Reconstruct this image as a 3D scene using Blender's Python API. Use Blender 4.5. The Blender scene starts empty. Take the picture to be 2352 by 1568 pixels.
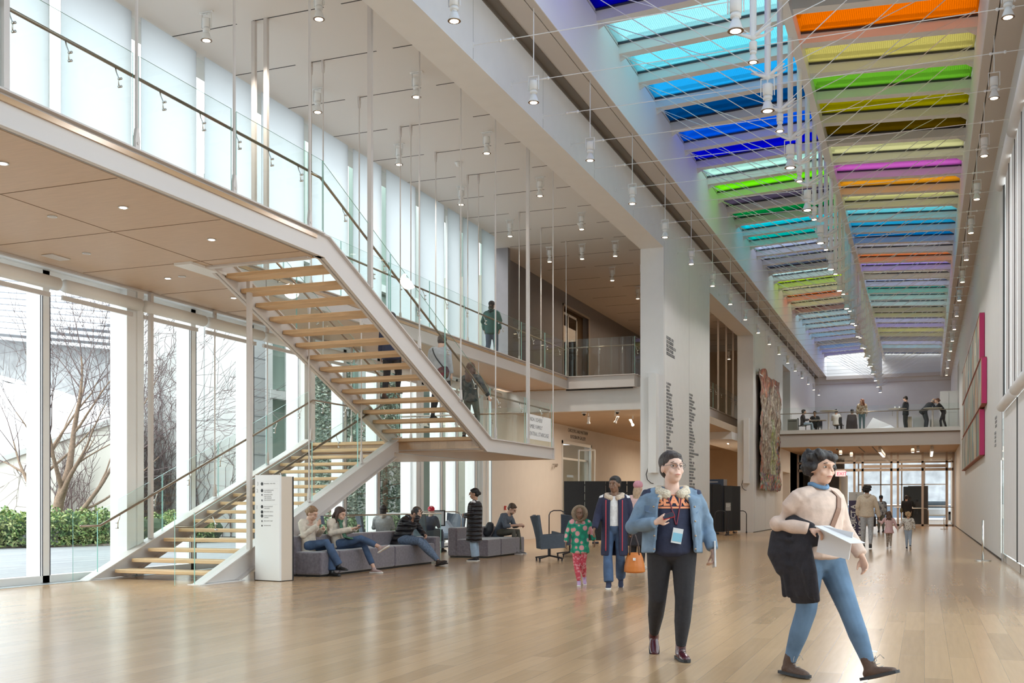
import bpy, bmesh, math, random
from mathutils import Vector as V, Matrix as MX
S=bpy.context.scene; C=S.collection; R=math.radians; rnd=random.Random(7)
# ---------------------------------------------------------------- camera, sky, light, exposure
cam=bpy.data.objects.new('camera',bpy.data.cameras.new('camera')); C.objects.link(cam); S.camera=cam
cam.data.sensor_width=36; cam.data.lens=36*2443/2352; cam.data.shift_y=371.7/2352
cam.data.clip_end=400; cam.location=(0,0,1.27); cam.rotation_euler=(R(90),0,math.atan(947.4/2443))
w=bpy.data.worlds.new('sky'); S.world=w; w.use_nodes=True; wn=w.node_tree.nodes; wl=w.node_tree.links
bg=wn['Background']; bg.inputs[1].default_value=2.8
tc=wn.new('ShaderNodeTexCoord'); sx=wn.new('ShaderNodeSeparateXYZ'); rp=wn.new('ShaderNodeValToRGB')
wl.new(tc.outputs['Generated'],sx.inputs[0]); wl.new(sx.outputs[2],rp.inputs[0]); wl.new(rp.outputs[0],bg.inputs[0])
rp.color_ramp.elements[0].color=(.50,.50,.50,1); rp.color_ramp.elements[1].color=(.86,.95,1,1); rp.color_ramp.elements[1].position=.35
e=rp.color_ramp.elements.new(.02); e.color=(.92,.96,1,1)
sun=bpy.data.objects.new('sun',bpy.data.lights.new('sun','SUN')); C.objects.link(sun)
sun.data.energy=1.3; sun.data.angle=R(30); sun.data.color=(1,.96,.9); sun.rotation_euler=V((.55,.62,-.72)).to_track_quat('-Z','Y').to_euler()
S.view_settings.view_transform='Standard'; S.view_settings.look='None'; S.view_settings.gamma=1
S.view_settings.exposure=0.48; S.view_settings.use_curve_mapping=False
cy=S.cycles; cy.max_bounces=8; cy.diffuse_bounces=5; cy.glossy_bounces=3; cy.transmission_bounces=4; cy.transparent_max_bounces=28
cy.use_adaptive_sampling=True; cy.adaptive_threshold=.03; cy.use_denoising=True; cy.sample_clamp_indirect=6; cy.caustics_reflective=False; cy.caustics_refractive=False
def lamp(name,kind,loc,energy,color,size=1,rot=(0,0,0),sy=None,spread=None):
    l=bpy.data.lights.new(name,kind); o=bpy.data.objects.new(name,l); C.objects.link(o); o.location=loc; o.rotation_euler=rot; l.energy=energy; l.color=color
    if kind=='AREA': l.shape='RECTANGLE'; l.size=size; l.size_y=sy or size
    else: l.shadow_soft_size=size
    return o
# ---------------------------------------------------------------- materials
def mat(name,col,rough=.6,metal=0,spec=.5,noise=0,nscale=8,bump=0,emit=0,stretch=None,coat=0):
    m=bpy.data.materials.new(name); m.use_nodes=True; n=m.node_tree.nodes; l=m.node_tree.links; b=n['Principled BSDF']
    b.inputs['Base Color'].default_value=(*col,1); b.inputs['Roughness'].default_value=rough; b.inputs['Metallic'].default_value=metal
    b.inputs['Specular IOR Level'].default_value=spec; b.inputs['Coat Weight'].default_value=coat
    if emit: b.inputs['Emission Color'].default_value=(*col,1); b.inputs['Emission Strength'].default_value=emit; m.cycles.emission_sampling='NONE'
    if noise or bump:
        t=n.new('ShaderNodeTexCoord'); mp=n.new('ShaderNodeMapping'); l.new(t.outputs['Object'],mp.inputs[0])
        if stretch: mp.inputs['Scale'].default_value=stretch
        q=n.new('ShaderNodeTexNoise'); q.inputs['Scale'].default_value=nscale; q.inputs['Detail'].default_value=4; l.new(mp.outputs[0],q.inputs[0])
        if noise:
            x=n.new('ShaderNodeMixRGB'); x.inputs[1].default_value=(*[c*(1-noise) for c in col],1); x.inputs[2].default_value=(*[min(1,c*(1+noise)) for c in col],1)
            r=n.new('ShaderNodeMapRange'); r.inputs[1].default_value=.3; r.inputs[2].default_value=.7; l.new(q.outputs[0],r.inputs[0]); l.new(r.outputs[0],x.inputs[0]); l.new(x.outputs[0],b.inputs[0])
        if bump:
            u=n.new('ShaderNodeBump'); u.inputs['Strength'].default_value=bump; u.inputs['Distance'].default_value=.02; l.new(q.outputs[0],u.inputs['Height']); l.new(u.outputs[0],b.inputs['Normal'])
    return m
def spots(name,cols,scale,rough=.8,rand=1.0,feature='F1'):
    """voronoi cells coloured from a ramp: prints, camouflage, woven art"""
    m=mat(name,cols[0],rough); n=m.node_tree.nodes; l=m.node_tree.links
    t=n.new('ShaderNodeTexCoord'); mp=n.new('ShaderNodeMapping'); l.new(t.outputs['Object'],mp.inputs[0]); mp.inputs['Scale'].default_value=scale if isinstance(scale,tuple) else (scale,)*3
    v=n.new('ShaderNodeTexVoronoi'); v.inputs['Randomness'].default_value=rand; v.inputs['Scale'].default_value=1; l.new(mp.outputs[0],v.inputs[0])
    r=n.new('ShaderNodeValToRGB'); r.color_ramp.interpolation='CONSTANT'
    if feature=='dist': l.new(v.outputs['Distance'],r.inputs[0])
    else:
        s=n.new('ShaderNodeSeparateXYZ'); l.new(v.outputs['Color'],s.inputs[0]); l.new(s.outputs[0],r.inputs[0])
    k=len(cols); el=r.color_ramp.elements
    while len(el)<k: el.new(.5)
    for i,c in enumerate(cols): el[i].position=(i/k if feature!='dist' else (0,.42,.6)[i]); el[i].color=(*c,1)
    l.new(r.outputs[0],n['Principled BSDF'].inputs[0]); return m
def glassmat(name,tint=(.93,.975,.96),refl=1.0,rough=0):
    m=bpy.data.materials.new(name); m.use_nodes=True; n=m.node_tree.nodes; l=m.node_tree.links; n.remove(n['Principled BSDF'])
    t=n.new('ShaderNodeBsdfTransparent'); t.inputs[0].default_value=(*tint,1); g=n.new('ShaderNodeBsdfGlossy'); g.inputs['Roughness'].default_value=rough
    f=n.new('ShaderNodeLayerWeight'); pw=n.new('ShaderNodeMath'); pw.operation='POWER'; pw.inputs[1].default_value=4.5; l.new(f.outputs['Facing'],pw.inputs[0]); f.inputs[0].default_value=.5; mu=n.new('ShaderNodeMath'); mu.operation='MULTIPLY_ADD'; mu.inputs[1].default_value=.5*refl; mu.inputs[2].default_value=.025*refl; l.new(pw.outputs[0],mu.inputs[0])
    x=n.new('ShaderNodeMixShader'); l.new(mu.outputs[0],x.inputs[0]); l.new(t.outputs[0],x.inputs[1]); l.new(g.outputs[0],x.inputs[2]); l.new(x.outputs[0],n['Material Output'].inputs[0]); return m
def filmglass(name,c):
    """coloured skylight film: filtered transmission, a scattering share and a fine dot grid printed on the glass"""
    m=bpy.data.materials.new(name); m.use_nodes=True; n=m.node_tree.nodes; l=m.node_tree.links; n.remove(n['Principled BSDF'])
    t=n.new('ShaderNodeTexCoord'); s=n.new('ShaderNodeSeparateXYZ'); l.new(t.outputs['Object'],s.inputs[0])
    def wav(out,fr,off=.0):
        a=n.new('ShaderNodeMath'); a.operation='MULTIPLY'; a.inputs[1].default_value=fr; l.new(out,a.inputs[0])
        b=n.new('ShaderNodeMath'); b.operation='FRACT'; l.new(a.outputs[0],b.inputs[0])
        d=n.new('ShaderNodeMath'); d.operation='LESS_THAN'; d.inputs[1].default_value=off; l.new(b.outputs[0],d.inputs[0]); return d.outputs[0]
    a=wav(s.outputs[0],24,.3); b=wav(s.outputs[1],24,.3); mx=n.new('ShaderNodeMath'); mx.operation='MAXIMUM'; l.new(a,mx.inputs[0]); l.new(b,mx.inputs[1])
    k=.54
    x=n.new('ShaderNodeMixRGB'); x.inputs[1].default_value=(*[v*k*.95 for v in c],1); x.inputs[2].default_value=(*[v*k*.62 for v in c],1); l.new(mx.outputs[0],x.inputs[0])
    tr=n.new('ShaderNodeBsdfTransparent'); l.new(x.outputs[0],tr.inputs[0]); tl=n.new('ShaderNodeBsdfTranslucent'); tl.inputs[0].default_value=(*c,1)
    ms=n.new('ShaderNodeMixShader'); ms.inputs[0].default_value=.28; l.new(tr.outputs[0],ms.inputs[1]); l.new(tl.outputs[0],ms.inputs[2]); l.new(ms.outputs[0],n['Material Output'].inputs[0]); return m
def planks(name,c1,c2,length,width,rough,mortar=.0012,rot=True,c3=None,bump=0):
    m=mat(name,c1,rough); n=m.node_tree.nodes; l=m.node_tree.links; b=n['Principled BSDF']
    t=n.new('ShaderNodeTexCoord'); mp=n.new('ShaderNodeMapping'); l.new(t.outputs['Object'],mp.inputs[0]); mp.inputs['Rotation'].default_value=(0,0,R(90) if rot else 0)
    k=n.new('ShaderNodeTexBrick'); k.offset=.37; k.inputs['Scale'].default_value=1; k.inputs['Brick Width'].default_value=length; k.inputs['Row Height'].default_value=width
    k.inputs['Mortar Size'].default_value=mortar; k.inputs['Color1'].default_value=(*c1,1); k.inputs['Color2'].default_value=(*c2,1); k.inputs['Mortar'].default_value=(*(c3 or [v*.55 for v in c1]),1); k.inputs['Bias'].default_value=-.1
    l.new(mp.outputs[0],k.inputs[0]); mp2=n.new('ShaderNodeMapping'); l.new(t.outputs['Object'],mp2.inputs[0]); mp2.inputs['Scale'].default_value=(22,1.2,22) if rot else (1.2,22,22)
    q=n.new('ShaderNodeTexNoise'); q.inputs['Scale'].default_value=1.3; q.inputs['Detail'].default_value=5; l.new(mp2.outputs[0],q.inputs[0])
    r=n.new('ShaderNodeMapRange'); r.inputs[3].default_value=.86; r.inputs[4].default_value=1.1; l.new(q.outputs[0],r.inputs[0])
    x=n.new('ShaderNodeVectorMath'); x.operation='SCALE'; l.new(k.outputs[0],x.inputs[0]); l.new(r.outputs[0],x.inputs['Scale']); l.new(x.outputs[0],b.inputs[0])
    return m
WH=mat('white_paint',(.76,.76,.755),.55,spec=.3,noise=.015,nscale=3)
WC=mat('ceiling_white',(.72,.70,.675),.8,spec=.2)
STL=mat('white_steel',(.80,.80,.79),.38,spec=.4)
STG=mat('warm_steel',(.63,.585,.56),.4,spec=.4)
SOF=mat('soffit',(.62,.57,.52),.6)
ALU=mat('aluminium',(.72,.73,.73),.35,metal=.6)
SS=mat('stainless',(.62,.6,.57),.25,metal=1)
DK=mat('dark_gap',(.03,.027,.025),.6)
GAS=mat('gasket',(.05,.05,.07),.5)
BLK=mat('black',(.018,.018,.02),.6)
BLKF=mat('black_fabric',(.022,.022,.024),.9,noise=.3,nscale=60)
GRYW=mat('grey_wall',(.235,.225,.235),.7,noise=.03,nscale=4)
BEI=mat('beige_wall',(.70,.67,.63),.7,noise=.02,nscale=3)
TAN=mat('tan_wall',(.63,.50,.36),.7,noise=.03,nscale=2)
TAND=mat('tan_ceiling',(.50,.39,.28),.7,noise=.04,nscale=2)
OAK=mat('oak_tread',(.68,.47,.27),.45,noise=.14,nscale=3,stretch=(1,14,14))
OAKC=mat('oak_ceiling',(.60,.44,.31),.5,noise=.06,nscale=2,stretch=(1.5,22,1))
HR=mat('handrail_bronze',(.36,.29,.23),.28,metal=.85)
FLR=planks('maple_floor',(.53,.345,.195),(.42,.27,.15),1.9,.19,.2)
FLR.node_tree.nodes['Principled BSDF'].inputs['Specular IOR Level'].default_value=.62
DECK=planks('deck_boards',(.36,.36,.38),(.26,.26,.28),3.2,.12,.6,mortar=.012,rot=True)
GL=glassmat('window_glass',(.95,.975,.965),.8); GB=glassmat('balustrade_glass',(.965,.99,.98),.6); GE=mat('glass_edge',(.34,.62,.57),.15,spec=.6)
LAMPW=mat('lamp_glow',(1,.82,.58),emit=9); LAMPC=mat('lamp_glow_cool',(1,.93,.85),emit=5)
TXT=mat('lettering_grey',(.16,.16,.17),.7); TXL=mat('lettering_light',(.45,.45,.46),.7)
# ---------------------------------------------------------------- mesh building
OR={}
WS=bpy.data.scenes.new('workshop')   # empty side scene in which modifiers and text are baked to meshes, removed at the end
def bake(o):
    for c in list(o.users_collection): c.objects.unlink(o)
    WS.collection.objects.link(o)
    with bpy.context.temp_override(scene=WS,view_layer=WS.view_layers[0]):
        dg=bpy.context.evaluated_depsgraph_get(); dg.update(); me=bpy.data.meshes.new_from_object(o.evaluated_get(dg))
    WS.collection.objects.unlink(o); return me
class MB:
    def __init__(s): s.v=[]; s.f=[]; s.m=[]; s.cm=0; s.sm=False
    def add(s,vs,fs): b=len(s.v); s.v+=[tuple(v) for v in vs]; s.f+=[[b+i for i in f] for f in fs]; s.m+=[s.cm]*len(fs); return s
    def box(s,x0,x1,y0,y1,z0,z1):
        return s.add([(x,y,z) for z in (z0,z1) for y in (y0,y1) for x in (x0,x1)],[(0,2,3,1),(4,5,7,6),(0,1,5,4),(2,6,7,3),(0,4,6,2),(1,3,7,5)])
    def obox(s,c,size,M=None):
        M=M or MX.Identity(3); c=V(c); h=V(size)/2
        return s.add([c+M@V((x*h.x,y*h.y,z*h.z)) for z in (-1,1) for y in (-1,1) for x in (-1,1)],[(0,2,3,1),(4,5,7,6),(0,1,5,4),(2,6,7,3),(0,4,6,2),(1,3,7,5)])
    def rbox(s,x0,x1,y0,y1,z0,z1,r=.03,n=3):
        """box with all edges rounded (a stretched rounded cube)"""
        c=V(((x0+x1)/2,(y0+y1)/2,(z0+z1)/2)); h=V((x1-x0,y1-y0,z1-z0))/2; r=min(r,*h); bm=bmesh.new(); bmesh.ops.create_cube(bm,size=2)
        for v in bm.verts: v.co=V((v.co.x*h.x,v.co.y*h.y,v.co.z*h.z))
        bmesh.ops.bevel(bm,geom=bm.edges[:],offset=r,segments=n,affect='EDGES',profile=.5)
        bm.verts.index_update(); s.add([v.co+c for v in bm.verts],[[v.index for v in f.verts] for f in bm.faces]); bm.free(); return s
    def tube(s,p0,p1,r,n=8,r1=None): return s.path([p0,p1],[r,r if r1 is None else r1],n)
    def path(s,ps,r,n=8,cap=True):
        ps=[V(p) for p in ps]; rr=r if isinstance(r,(list,tuple)) else [r]*len(ps); rings=[]; u=None
        for i,p in enumerate(ps):
            t=(ps[min(i+1,len(ps)-1)]-ps[max(i-1,0)]).normalized()
            if u is None: u=t.cross(V((0,0,1)) if abs(t.z)<.95 else V((0,1,0))).normalized()
            else: u=(u-t*u.dot(t)).normalized()
            w_=t.cross(u); k=1
            rings.append([p+(u*math.cos(2*math.pi*j/n)+w_*math.sin(2*math.pi*j/n))*rr[i] for j in range(n)])
        vs=[q for g in rings for q in g]; fs=[(i*n+j,i*n+(j+1)%n,(i+1)*n+(j+1)%n,(i+1)*n+j) for i in range(len(ps)-1) for j in range(n)]
        if cap: fs+=[tuple(range(n-1,-1,-1)),tuple(range((len(ps)-1)*n,len(ps)*n))]
        return s.add(vs,fs)
    def lathe(s,prof,c=(0,0,0),n=16,M=None):
        c=V(c); M=M or MX.Identity(3); k=len(prof)
        vs=[c+M@V((r*math.cos(2*math.pi*j/n),r*math.sin(2*math.pi*j/n),z)) for r,z in prof for j in range(n)]
        fs=[(i*n+j,i*n+(j+1)%n,(i+1)*n+(j+1)%n,(i+1)*n+j) for i in range(k-1) for j in range(n)]+[tuple(range(n-1,-1,-1)),tuple(range((k-1)*n,k*n))]
        return s.add(vs,fs)
    def ell(s,c,r,M=None,n=10,k=7):
        return s.lathe([(max(1e-4,math.sin(math.pi*i/k)),-math.cos(math.pi*i/k)) for i in range(k+1)],c,n,(M or MX.Identity(3))@MX.Diagonal(r if isinstance(r,(tuple,list)) else (r,r,r)))
    def prism(s,poly,axis,a,b):
        """closed outline in the two other axes, extruded along axis from a to b"""
        n=len(poly)
        def P(q,t): return {'x':(t,q[0],q[1]),'y':(q[0],t,q[1]),'z':(q[0],q[1],t)}[axis]
        return s.add([P(q,t) for t in (a,b) for q in poly],[tuple(range(n-1,-1,-1)),tuple(range(n,2*n))]+[(i,(i+1)%n,n+(i+1)%n,n+i) for i in range(n)])
    def build(s,name,mats,parent=None,smooth=False,local=False,kind=None,auto=False):
        me=bpy.data.meshes.new(name); o_=OR.get(parent.name,V((0,0,0))) if parent and not local else V((0,0,0))
        me.from_pydata([V(v)-o_ for v in s.v],[],s.f)
        for m in (mats if isinstance(mats,(list,tuple)) else [mats]): me.materials.append(m)
        me.polygons.foreach_set('material_index',s.m)
        bm=bmesh.new(); bm.from_mesh(me); bmesh.ops.recalc_face_normals(bm,faces=bm.faces); bm.to_mesh(me); bm.free()
        if smooth or s.sm: me.shade_smooth()
        o=bpy.data.objects.new(name,me); C.objects.link(o)
        if parent: o.parent=parent; OR[o.name]=OR.get(parent.name,V((0,0,0)))
        if kind: o['kind']=kind
        return o
def tag(o,label=None,cat=None,group=None,kind=None):
    if label: o['label']=label
    if cat: o['category']=cat
    if group: o['group']=group
    if kind: o['kind']=kind
    return o
def thing(name,label,cat,loc=(0,0,0),rz=0,group=None,kind=None):
    o=bpy.data.objects.new(name,None); C.objects.link(o); o.location=loc; o.rotation_euler=(0,0,rz); o.empty_display_size=.1; OR[o.name]=V(loc); return tag(o,label,cat,group,kind)
def struct(name,mb,m,parent=None,smooth=False):
    return mb.build(name,m,parent,smooth,kind=None if parent else 'structure')
def dup(o,parent=None,delta=(0,0,0),**k):
    c=o.copy(); C.objects.link(c)
    if parent: c.parent=parent
    else: c.location=V(o.location)+V(delta); tag(c,**k)
    for ch in list(o.children): dup(ch,c)
    return c
def text(body,m,parent,o,right,up,size,name='lettering',ext=.002,align='LEFT',font=None,space=1,lead=1,sx=1,label=None):
    cu=bpy.data.curves.new('t','FONT'); cu.body=body; cu.size=size; cu.extrude=ext; cu.align_x=align; cu.space_character=space; cu.space_line=lead; cu.resolution_u=2
    if font: cu.offset=font
    t=bpy.data.objects.new('t',cu); me=bake(t); bpy.data.objects.remove(t)
    r=V(right).normalized(); u=V(up).normalized(); nn=r.cross(u); M=MX((r*sx,u,nn)).transposed(); off=OR.get(parent.name,V((0,0,0))) if parent else V((0,0,0))
    for v in me.vertices: v.co=M@v.co+V(o)-off
    me.materials.clear(); me.materials.append(m); ob=bpy.data.objects.new(name,me); C.objects.link(ob)
    if parent: ob.parent=parent
    if label: ob['label']=label
    return ob
ORD='first second third fourth fifth sixth seventh eighth ninth tenth eleventh twelfth thirteenth fourteenth fifteenth sixteenth seventeenth eighteenth nineteenth twentieth'.split()
TENS={2:('twenty','twentieth'),3:('thirty','thirtieth'),4:('forty','fortieth')}
def ordn(k):
    if k<20: return ORD[k]
    q,r=divmod(k+1,10)
    return TENS[q][1] if r==0 else TENS[q][0]+'-'+ORD[r-1]
def nth(k,n,near,far):
    """place words: counted from whichever end is closer"""
    k2=n-1-k
    if k<=k2: return (ordn(k)+' ' if k else 'nearest ')+(f'from the {near}' if k else f'to the {near}')
    return (ordn(k2)+' ' if k2 else 'nearest ')+(f'from the {far}' if k2 else f'to the {far}')
# ---- scrim material
SCR=bpy.data.materials.new('scrim'); SCR.use_nodes=True; n=SCR.node_tree.nodes; n.remove(n['Principled BSDF']); a_=n.new('ShaderNodeBsdfTransparent'); a_.inputs[0].default_value=(.55,.58,.62,1); c_=n.new('ShaderNodeBsdfTranslucent'); c_.inputs[0].default_value=(.78,.785,.80,1)
x_=n.new('ShaderNodeMixShader'); x_.inputs[0].default_value=.85; SCR.node_tree.links.new(a_.outputs[0],x_.inputs[1]); SCR.node_tree.links.new(c_.outputs[0],x_.inputs[2]); SCR.node_tree.links.new(x_.outputs[0],n['Material Output'].inputs[0])
# ---------------------------------------------------------------- setting
XL,XLi,XR,XG,XW=-6.95,-7.63,1.6,-13.1,-13.7
struct('floor',MB().box(-13.75,1.95,-9,90,-.3,0),FLR)
struct('wall_rear',MB().box(-13.75,1.95,-9.3,-9,0,11.2),WH).name='wall_back'
MB().box(XR,XR+.35,-9,3,0,11.2).build('wall_right_near',WH,None,kind='structure')
struct('trim_50',MB().box(XLi,XL,-9,3,8.59,11.2),WH)
MB().box(-13.75,XLi,-9,2,9.9,10.15).build('ceiling_near',WC,None,kind='structure')
struct('trim_51',MB().box(-12.85,-8.6,-9,3,5.03,5.36),OAKC)
struct('trim_1',MB().box(-13.1,-12.78,2,31.9,0,.006),mat('floor_grille',(.42,.46,.48),.4,metal=.3))
# left wall of the hall: beam above, piers below
b=MB(); b.box(XLi,XL,3,75.3,8.59,11.2)
for y0,y1 in ((29.9,36.9),(46.95,57.3),(60.6,75.3)): b.box(XLi,XL,y0,y1,0,8.59)
b.box(XLi,XL,57.3,60.6,2.95,4.95)
wl_=struct('wall_left',b,WH)
b=MB()
for y in [16.14+3.46*k for k in range(12)]: b.box(XL-.002,XL+.003,y-.006,y+.006,8.6 if not (29.9<y<36.9 or 46.95<y<57.3 or y>60.6) else 0,9.8)
b.build('joint',mat('joint_grey',(.45,.45,.45)),wl_)
# pier corner bead and dark slot under the soffit
b=MB(); b.box(XL-.01,XL+.02,3,75,9.74,9.80).box(XL,XL+.20,3,75,9.80,9.83); struct('trim_2',b,mat('bronze_rail',(.16,.13,.10),.5))
# soffits with slots, skylight wells
b=MB(); b.box(XL+.0,-6.36,3,75,9.83,11.2).box(-6.34,-6.2,3,75,9.83,11.05).box(-6.36,-6.34,3,75,9.9,11.05)
b.box(XR-.42,XR,3,75,9.56,11.2).box(1.0,XR-.44,3,75,9.56,10.8).box(XR-.44,XR-.42,3,75,9.7,10.8)
so=struct('ceiling_soffit',b,SOF); so.name='trim_3'
WELL=mat('well_white',(.84,.84,.86),.6)
struct('trim_4',MB().box(-6.2,-6.185,3,75,9.83,11.15).box(.985,1.0,3,75,9.56,10.8),WELL)
# roof above the soffits and the bays either side
struct('trim_5',MB().box(-14.3,-6.2,-9.3,92,11.2,11.5).box(1.0,2.2,-9.3,92,11.2,11.5).box(-6.3,1.1,75,92,11.2,11.5),WC)
# right wall
b=MB(); b.box(XR,XR+.35,26.1,57.0,0,11.2).box(XR,XR+.35,60.0,75.3,0,11.2).box(XR,XR+.35,57.0,60.0,0,4.95).box(XR,XR+.35,57,60,8.4,11.2).box(XR,XR+.35,3,26.1,8.05,11.2).box(XR+.25,XR+.35,57,60,4.9,8.5)
wr=struct('wall_right',b,WH)
struct('baseboard_right',MB().box(XR-.012,XR,26.1,75,0,.035),DK)
struct('baseboard_left',MB().box(XL,XL+.012,46.95,57.3,0,.03).box(XL,XL+.012,29.9,36.9,0,.03),DK)
# right hand window: shades, tubes, frames
wd=thing('window_1',None,None,(XR,22,0),kind='structure')
b=MB(); b.box(XR+.02,XR+.12,26.0,26.1,0,8.05).box(XR+.02,XR+.12,3,26.1,3.32,3.48).box(XR+.02,XR+.1,3,26.0,.0,.16)
for y in (25.55,24.95,21.3,17.7): b.box(XR+.02,XR+.12,y-.05,y+.05,0,3.4)
b.build('frame',ALU,wd); MB().box(XR+.13,XR+.15,3,26,0,8.05).build('pane',GL,wd)
FAB=mat('shade_fabric',(.80,.79,.79),.8,noise=.02,nscale=3)
b=MB()
for i,y in enumerate((25.9,23.9,22.35,20.9,19.45,18)): b.box(XR-.06,XR-.045,y-1.42,y-.06,3.3,8.0)
b.build('shade',FAB,wd)
b=MB()
for i,y in enumerate((24.85,21.25,17.65)): b.box(XR-.03,XR-.015,y-3.5,y-.06,.22,3.2)
b.build('shade',FAB,wd)
b=MB(); b.sm=True
for y in (24.9,21.3,17.7,14.1): b.tube((XR-.1,y-3.55,8.02),(XR-.1,y,8.02),.11,16); b.tube((XR-.1,y-.5,3.28),(XR-.1,y-3.9,3.28),.10,16)
b.build('shade_tube',FAB,wd)
MB().box(XR-.02,XR+.02,24.97,25.5,.1,3.1).build('door_glass',GL,wd); MB().box(XR-.05,XR-.02,25.03,25.07,.95,1.25).tube((XR-.06,25.2,.2),(XR-.06,25.2,2.2),.012).build('handle',SS,wd)
b=MB()
for y in (24.47,22.9,21.43,19.97,18.5): b.box(XR-.07,XR-.03,y-.02,y+.02,3.3,8.0)
for y in (21.33,17.75): b.box(XR-.04,XR+.0,y-.02,y+.02,.2,3.2)
b.build('shade_gap',DK,wd)
# end wall with balcony zone
struct('wall_end',MB().box(XL-.7,XR+.35,75,75.3,4.1,11.2),WH)
struct('trim_6',MB().box(-6.2,1.0,74.7,75,9.62,9.85).box(-6.95,1.6,74.98,75,9.3,9.36),SOF)
# left bay: ceiling, glass line, outer walls
b=MB(); b.box(-13.75,XLi,2,61,9.9,10.15); ce=struct('ceiling',b,WC)
b=MB()
for k in range(24):
    y=14.15+1.92*k
    for x0,x1 in ((-13.0,-11.55),(-11.2,-9.75),(-9.4,XLi)): b.box(x0,x1,y-.012,y+.012,9.896,9.9)
b.build('track_slot',DK,ce)
struct('wall_back_upper',MB().box(XW-.3,XW,33.6,41.0,5.36,9.9).box(XW-.3,XW,44.7,61,5.36,9.9).box(XW-.3,XW,41.0,44.7,9.4,9.9).box(XW-.3,XG,33.4,33.6,5.0,9.9),GRYW).name='wall_left_upper'
struct('wall_left_lower',MB().box(XG-.3,XG,31.95,39.1,0,5.0).box(XG-.3,XG,39.1,43,3.72,5).box(XG-.3,XG,43,61,0,5),BEI)
struct('wall_lobby_end',MB().box(-13.7,XLi,60.7,61,0,9.9),TAN).name='wall_far_left'
# upper glazed door in the grey wall
d=thing('door_1',None,None,(XW,42.5,5.36),kind='structure')
MB().box(XW-.02,XW+.03,41.0,41.08,5.36,9.4).box(XW-.02,XW+.03,44.6,44.7,5.36,9.4).box(XW-.02,XW+.03,41.0,44.7,9.32,9.4).build('casing',mat('casing_brown',(.40,.34,.29),.6),d)
MB().box(XW-.25,XW-.2,41.1,41.2,5.36,9.2).box(XW-.25,XW-.2,42.3,42.4,5.36,9.2).box(XW-.25,XW-.2,43.5,43.6,5.36,9.2).box(XW-.25,XW-.2,41.1,43.6,9.1,9.2).build('frame',ALU,d)
MB().box(XW-.24,XW-.22,41.2,43.5,5.36,9.1).build('pane',glassmat('dark_pane',(.5,.4,.25),2),d)
MB().box(XW-4,XW-.3,40.8,44.9,5.2,9.5).build('room_beyond',mat('brown_room',(.12,.075,.035),.8),d)
# level two slab along the glass, landing slab toward the gallery
slab=thing('trim_7',None,None,(-11,20,5),kind='structure')
b=MB(); b.box(-12.85,-8.68,3,14.05,5.03,5.3).box(-12.85,-10.98,14.05,33.2,5.03,5.3); b.build('oak_soffit',OAKC,slab)
MB().box(-12.85,-8.6,3,14.0,5.3,5.36).box(-12.85,-10.9,14.0,33.2,5.3,5.36).box(XW,-8.65,33.2,60.7,5.0,5.36).build('deck',FLR,slab)
b=MB()
for x in (-10.46,-8.75+.0): pass
for y in (6,7.9,9.81,11.74,13.65,15.56,17.47): b.box(-12.8,-8.7 if y<14 else -11.0,y-.006,y+.006,5.026,5.031)
for x in (-10.48,): b.box(x-.005,x+.005,3,14.0,5.026,5.031)
for x in (-11.9,): pass
b.build('panel_seam',mat('seam_brown',(.22,.14,.08)),slab)
def channel(b,x,y0,y1,z0,z1,s=1):
    """steel channel along y with flanges turned to +x*s"""
    b.box(x-.012,x+.012,y0,y1,z0,z1); b.box(min(x,x+.09*s),max(x,x+.09*s),y0,y1,z1-.02,z1); b.box(min(x,x+.09*s),max(x,x+.09*s),y0,y1,z0,z0+.02)
b=MB(); channel(b,-8.64,3,14.15,5.03,5.41); channel(b,-10.93,14.4,33.2,5.0,5.41)
b.box(-10.93,-8.65,33.12,33.2,5.0,5.41); b.box(-10.93,-8.6,33.02,33.2,5.39,5.41); b.box(-10.93,-8.6,33.02,33.2,5.0,5.02)
channel(b,-8.65,33.2,60.7,4.98,5.41); b.box(-12.92,-12.85,3,33.2,5.0,5.4)
b.build('edge_channel',STG,slab)
MB().box(-10.95,-8.7,33.13,33.16,4.955,5.0).build('shadow_gap',DK,slab)
struct('wall_lobby_front',MB().box(-13.1,XLi,33.35,33.6,4.3,5.02),WH).name='wall_left_front'
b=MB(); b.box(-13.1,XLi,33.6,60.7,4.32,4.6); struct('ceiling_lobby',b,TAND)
b=MB(); b.box(-9.3,XLi,45.5,60.7,4.0,4.32); struct('trim_8',b,WH)
# edge beam at the glass and the slab edge
b=MB(); b.box(-13.0,-12.86,3,31.9,4.98,5.32).box(-13.12,-12.99,3,31.9,4.98,5.34); struct('trim_9',b,STL)
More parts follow.
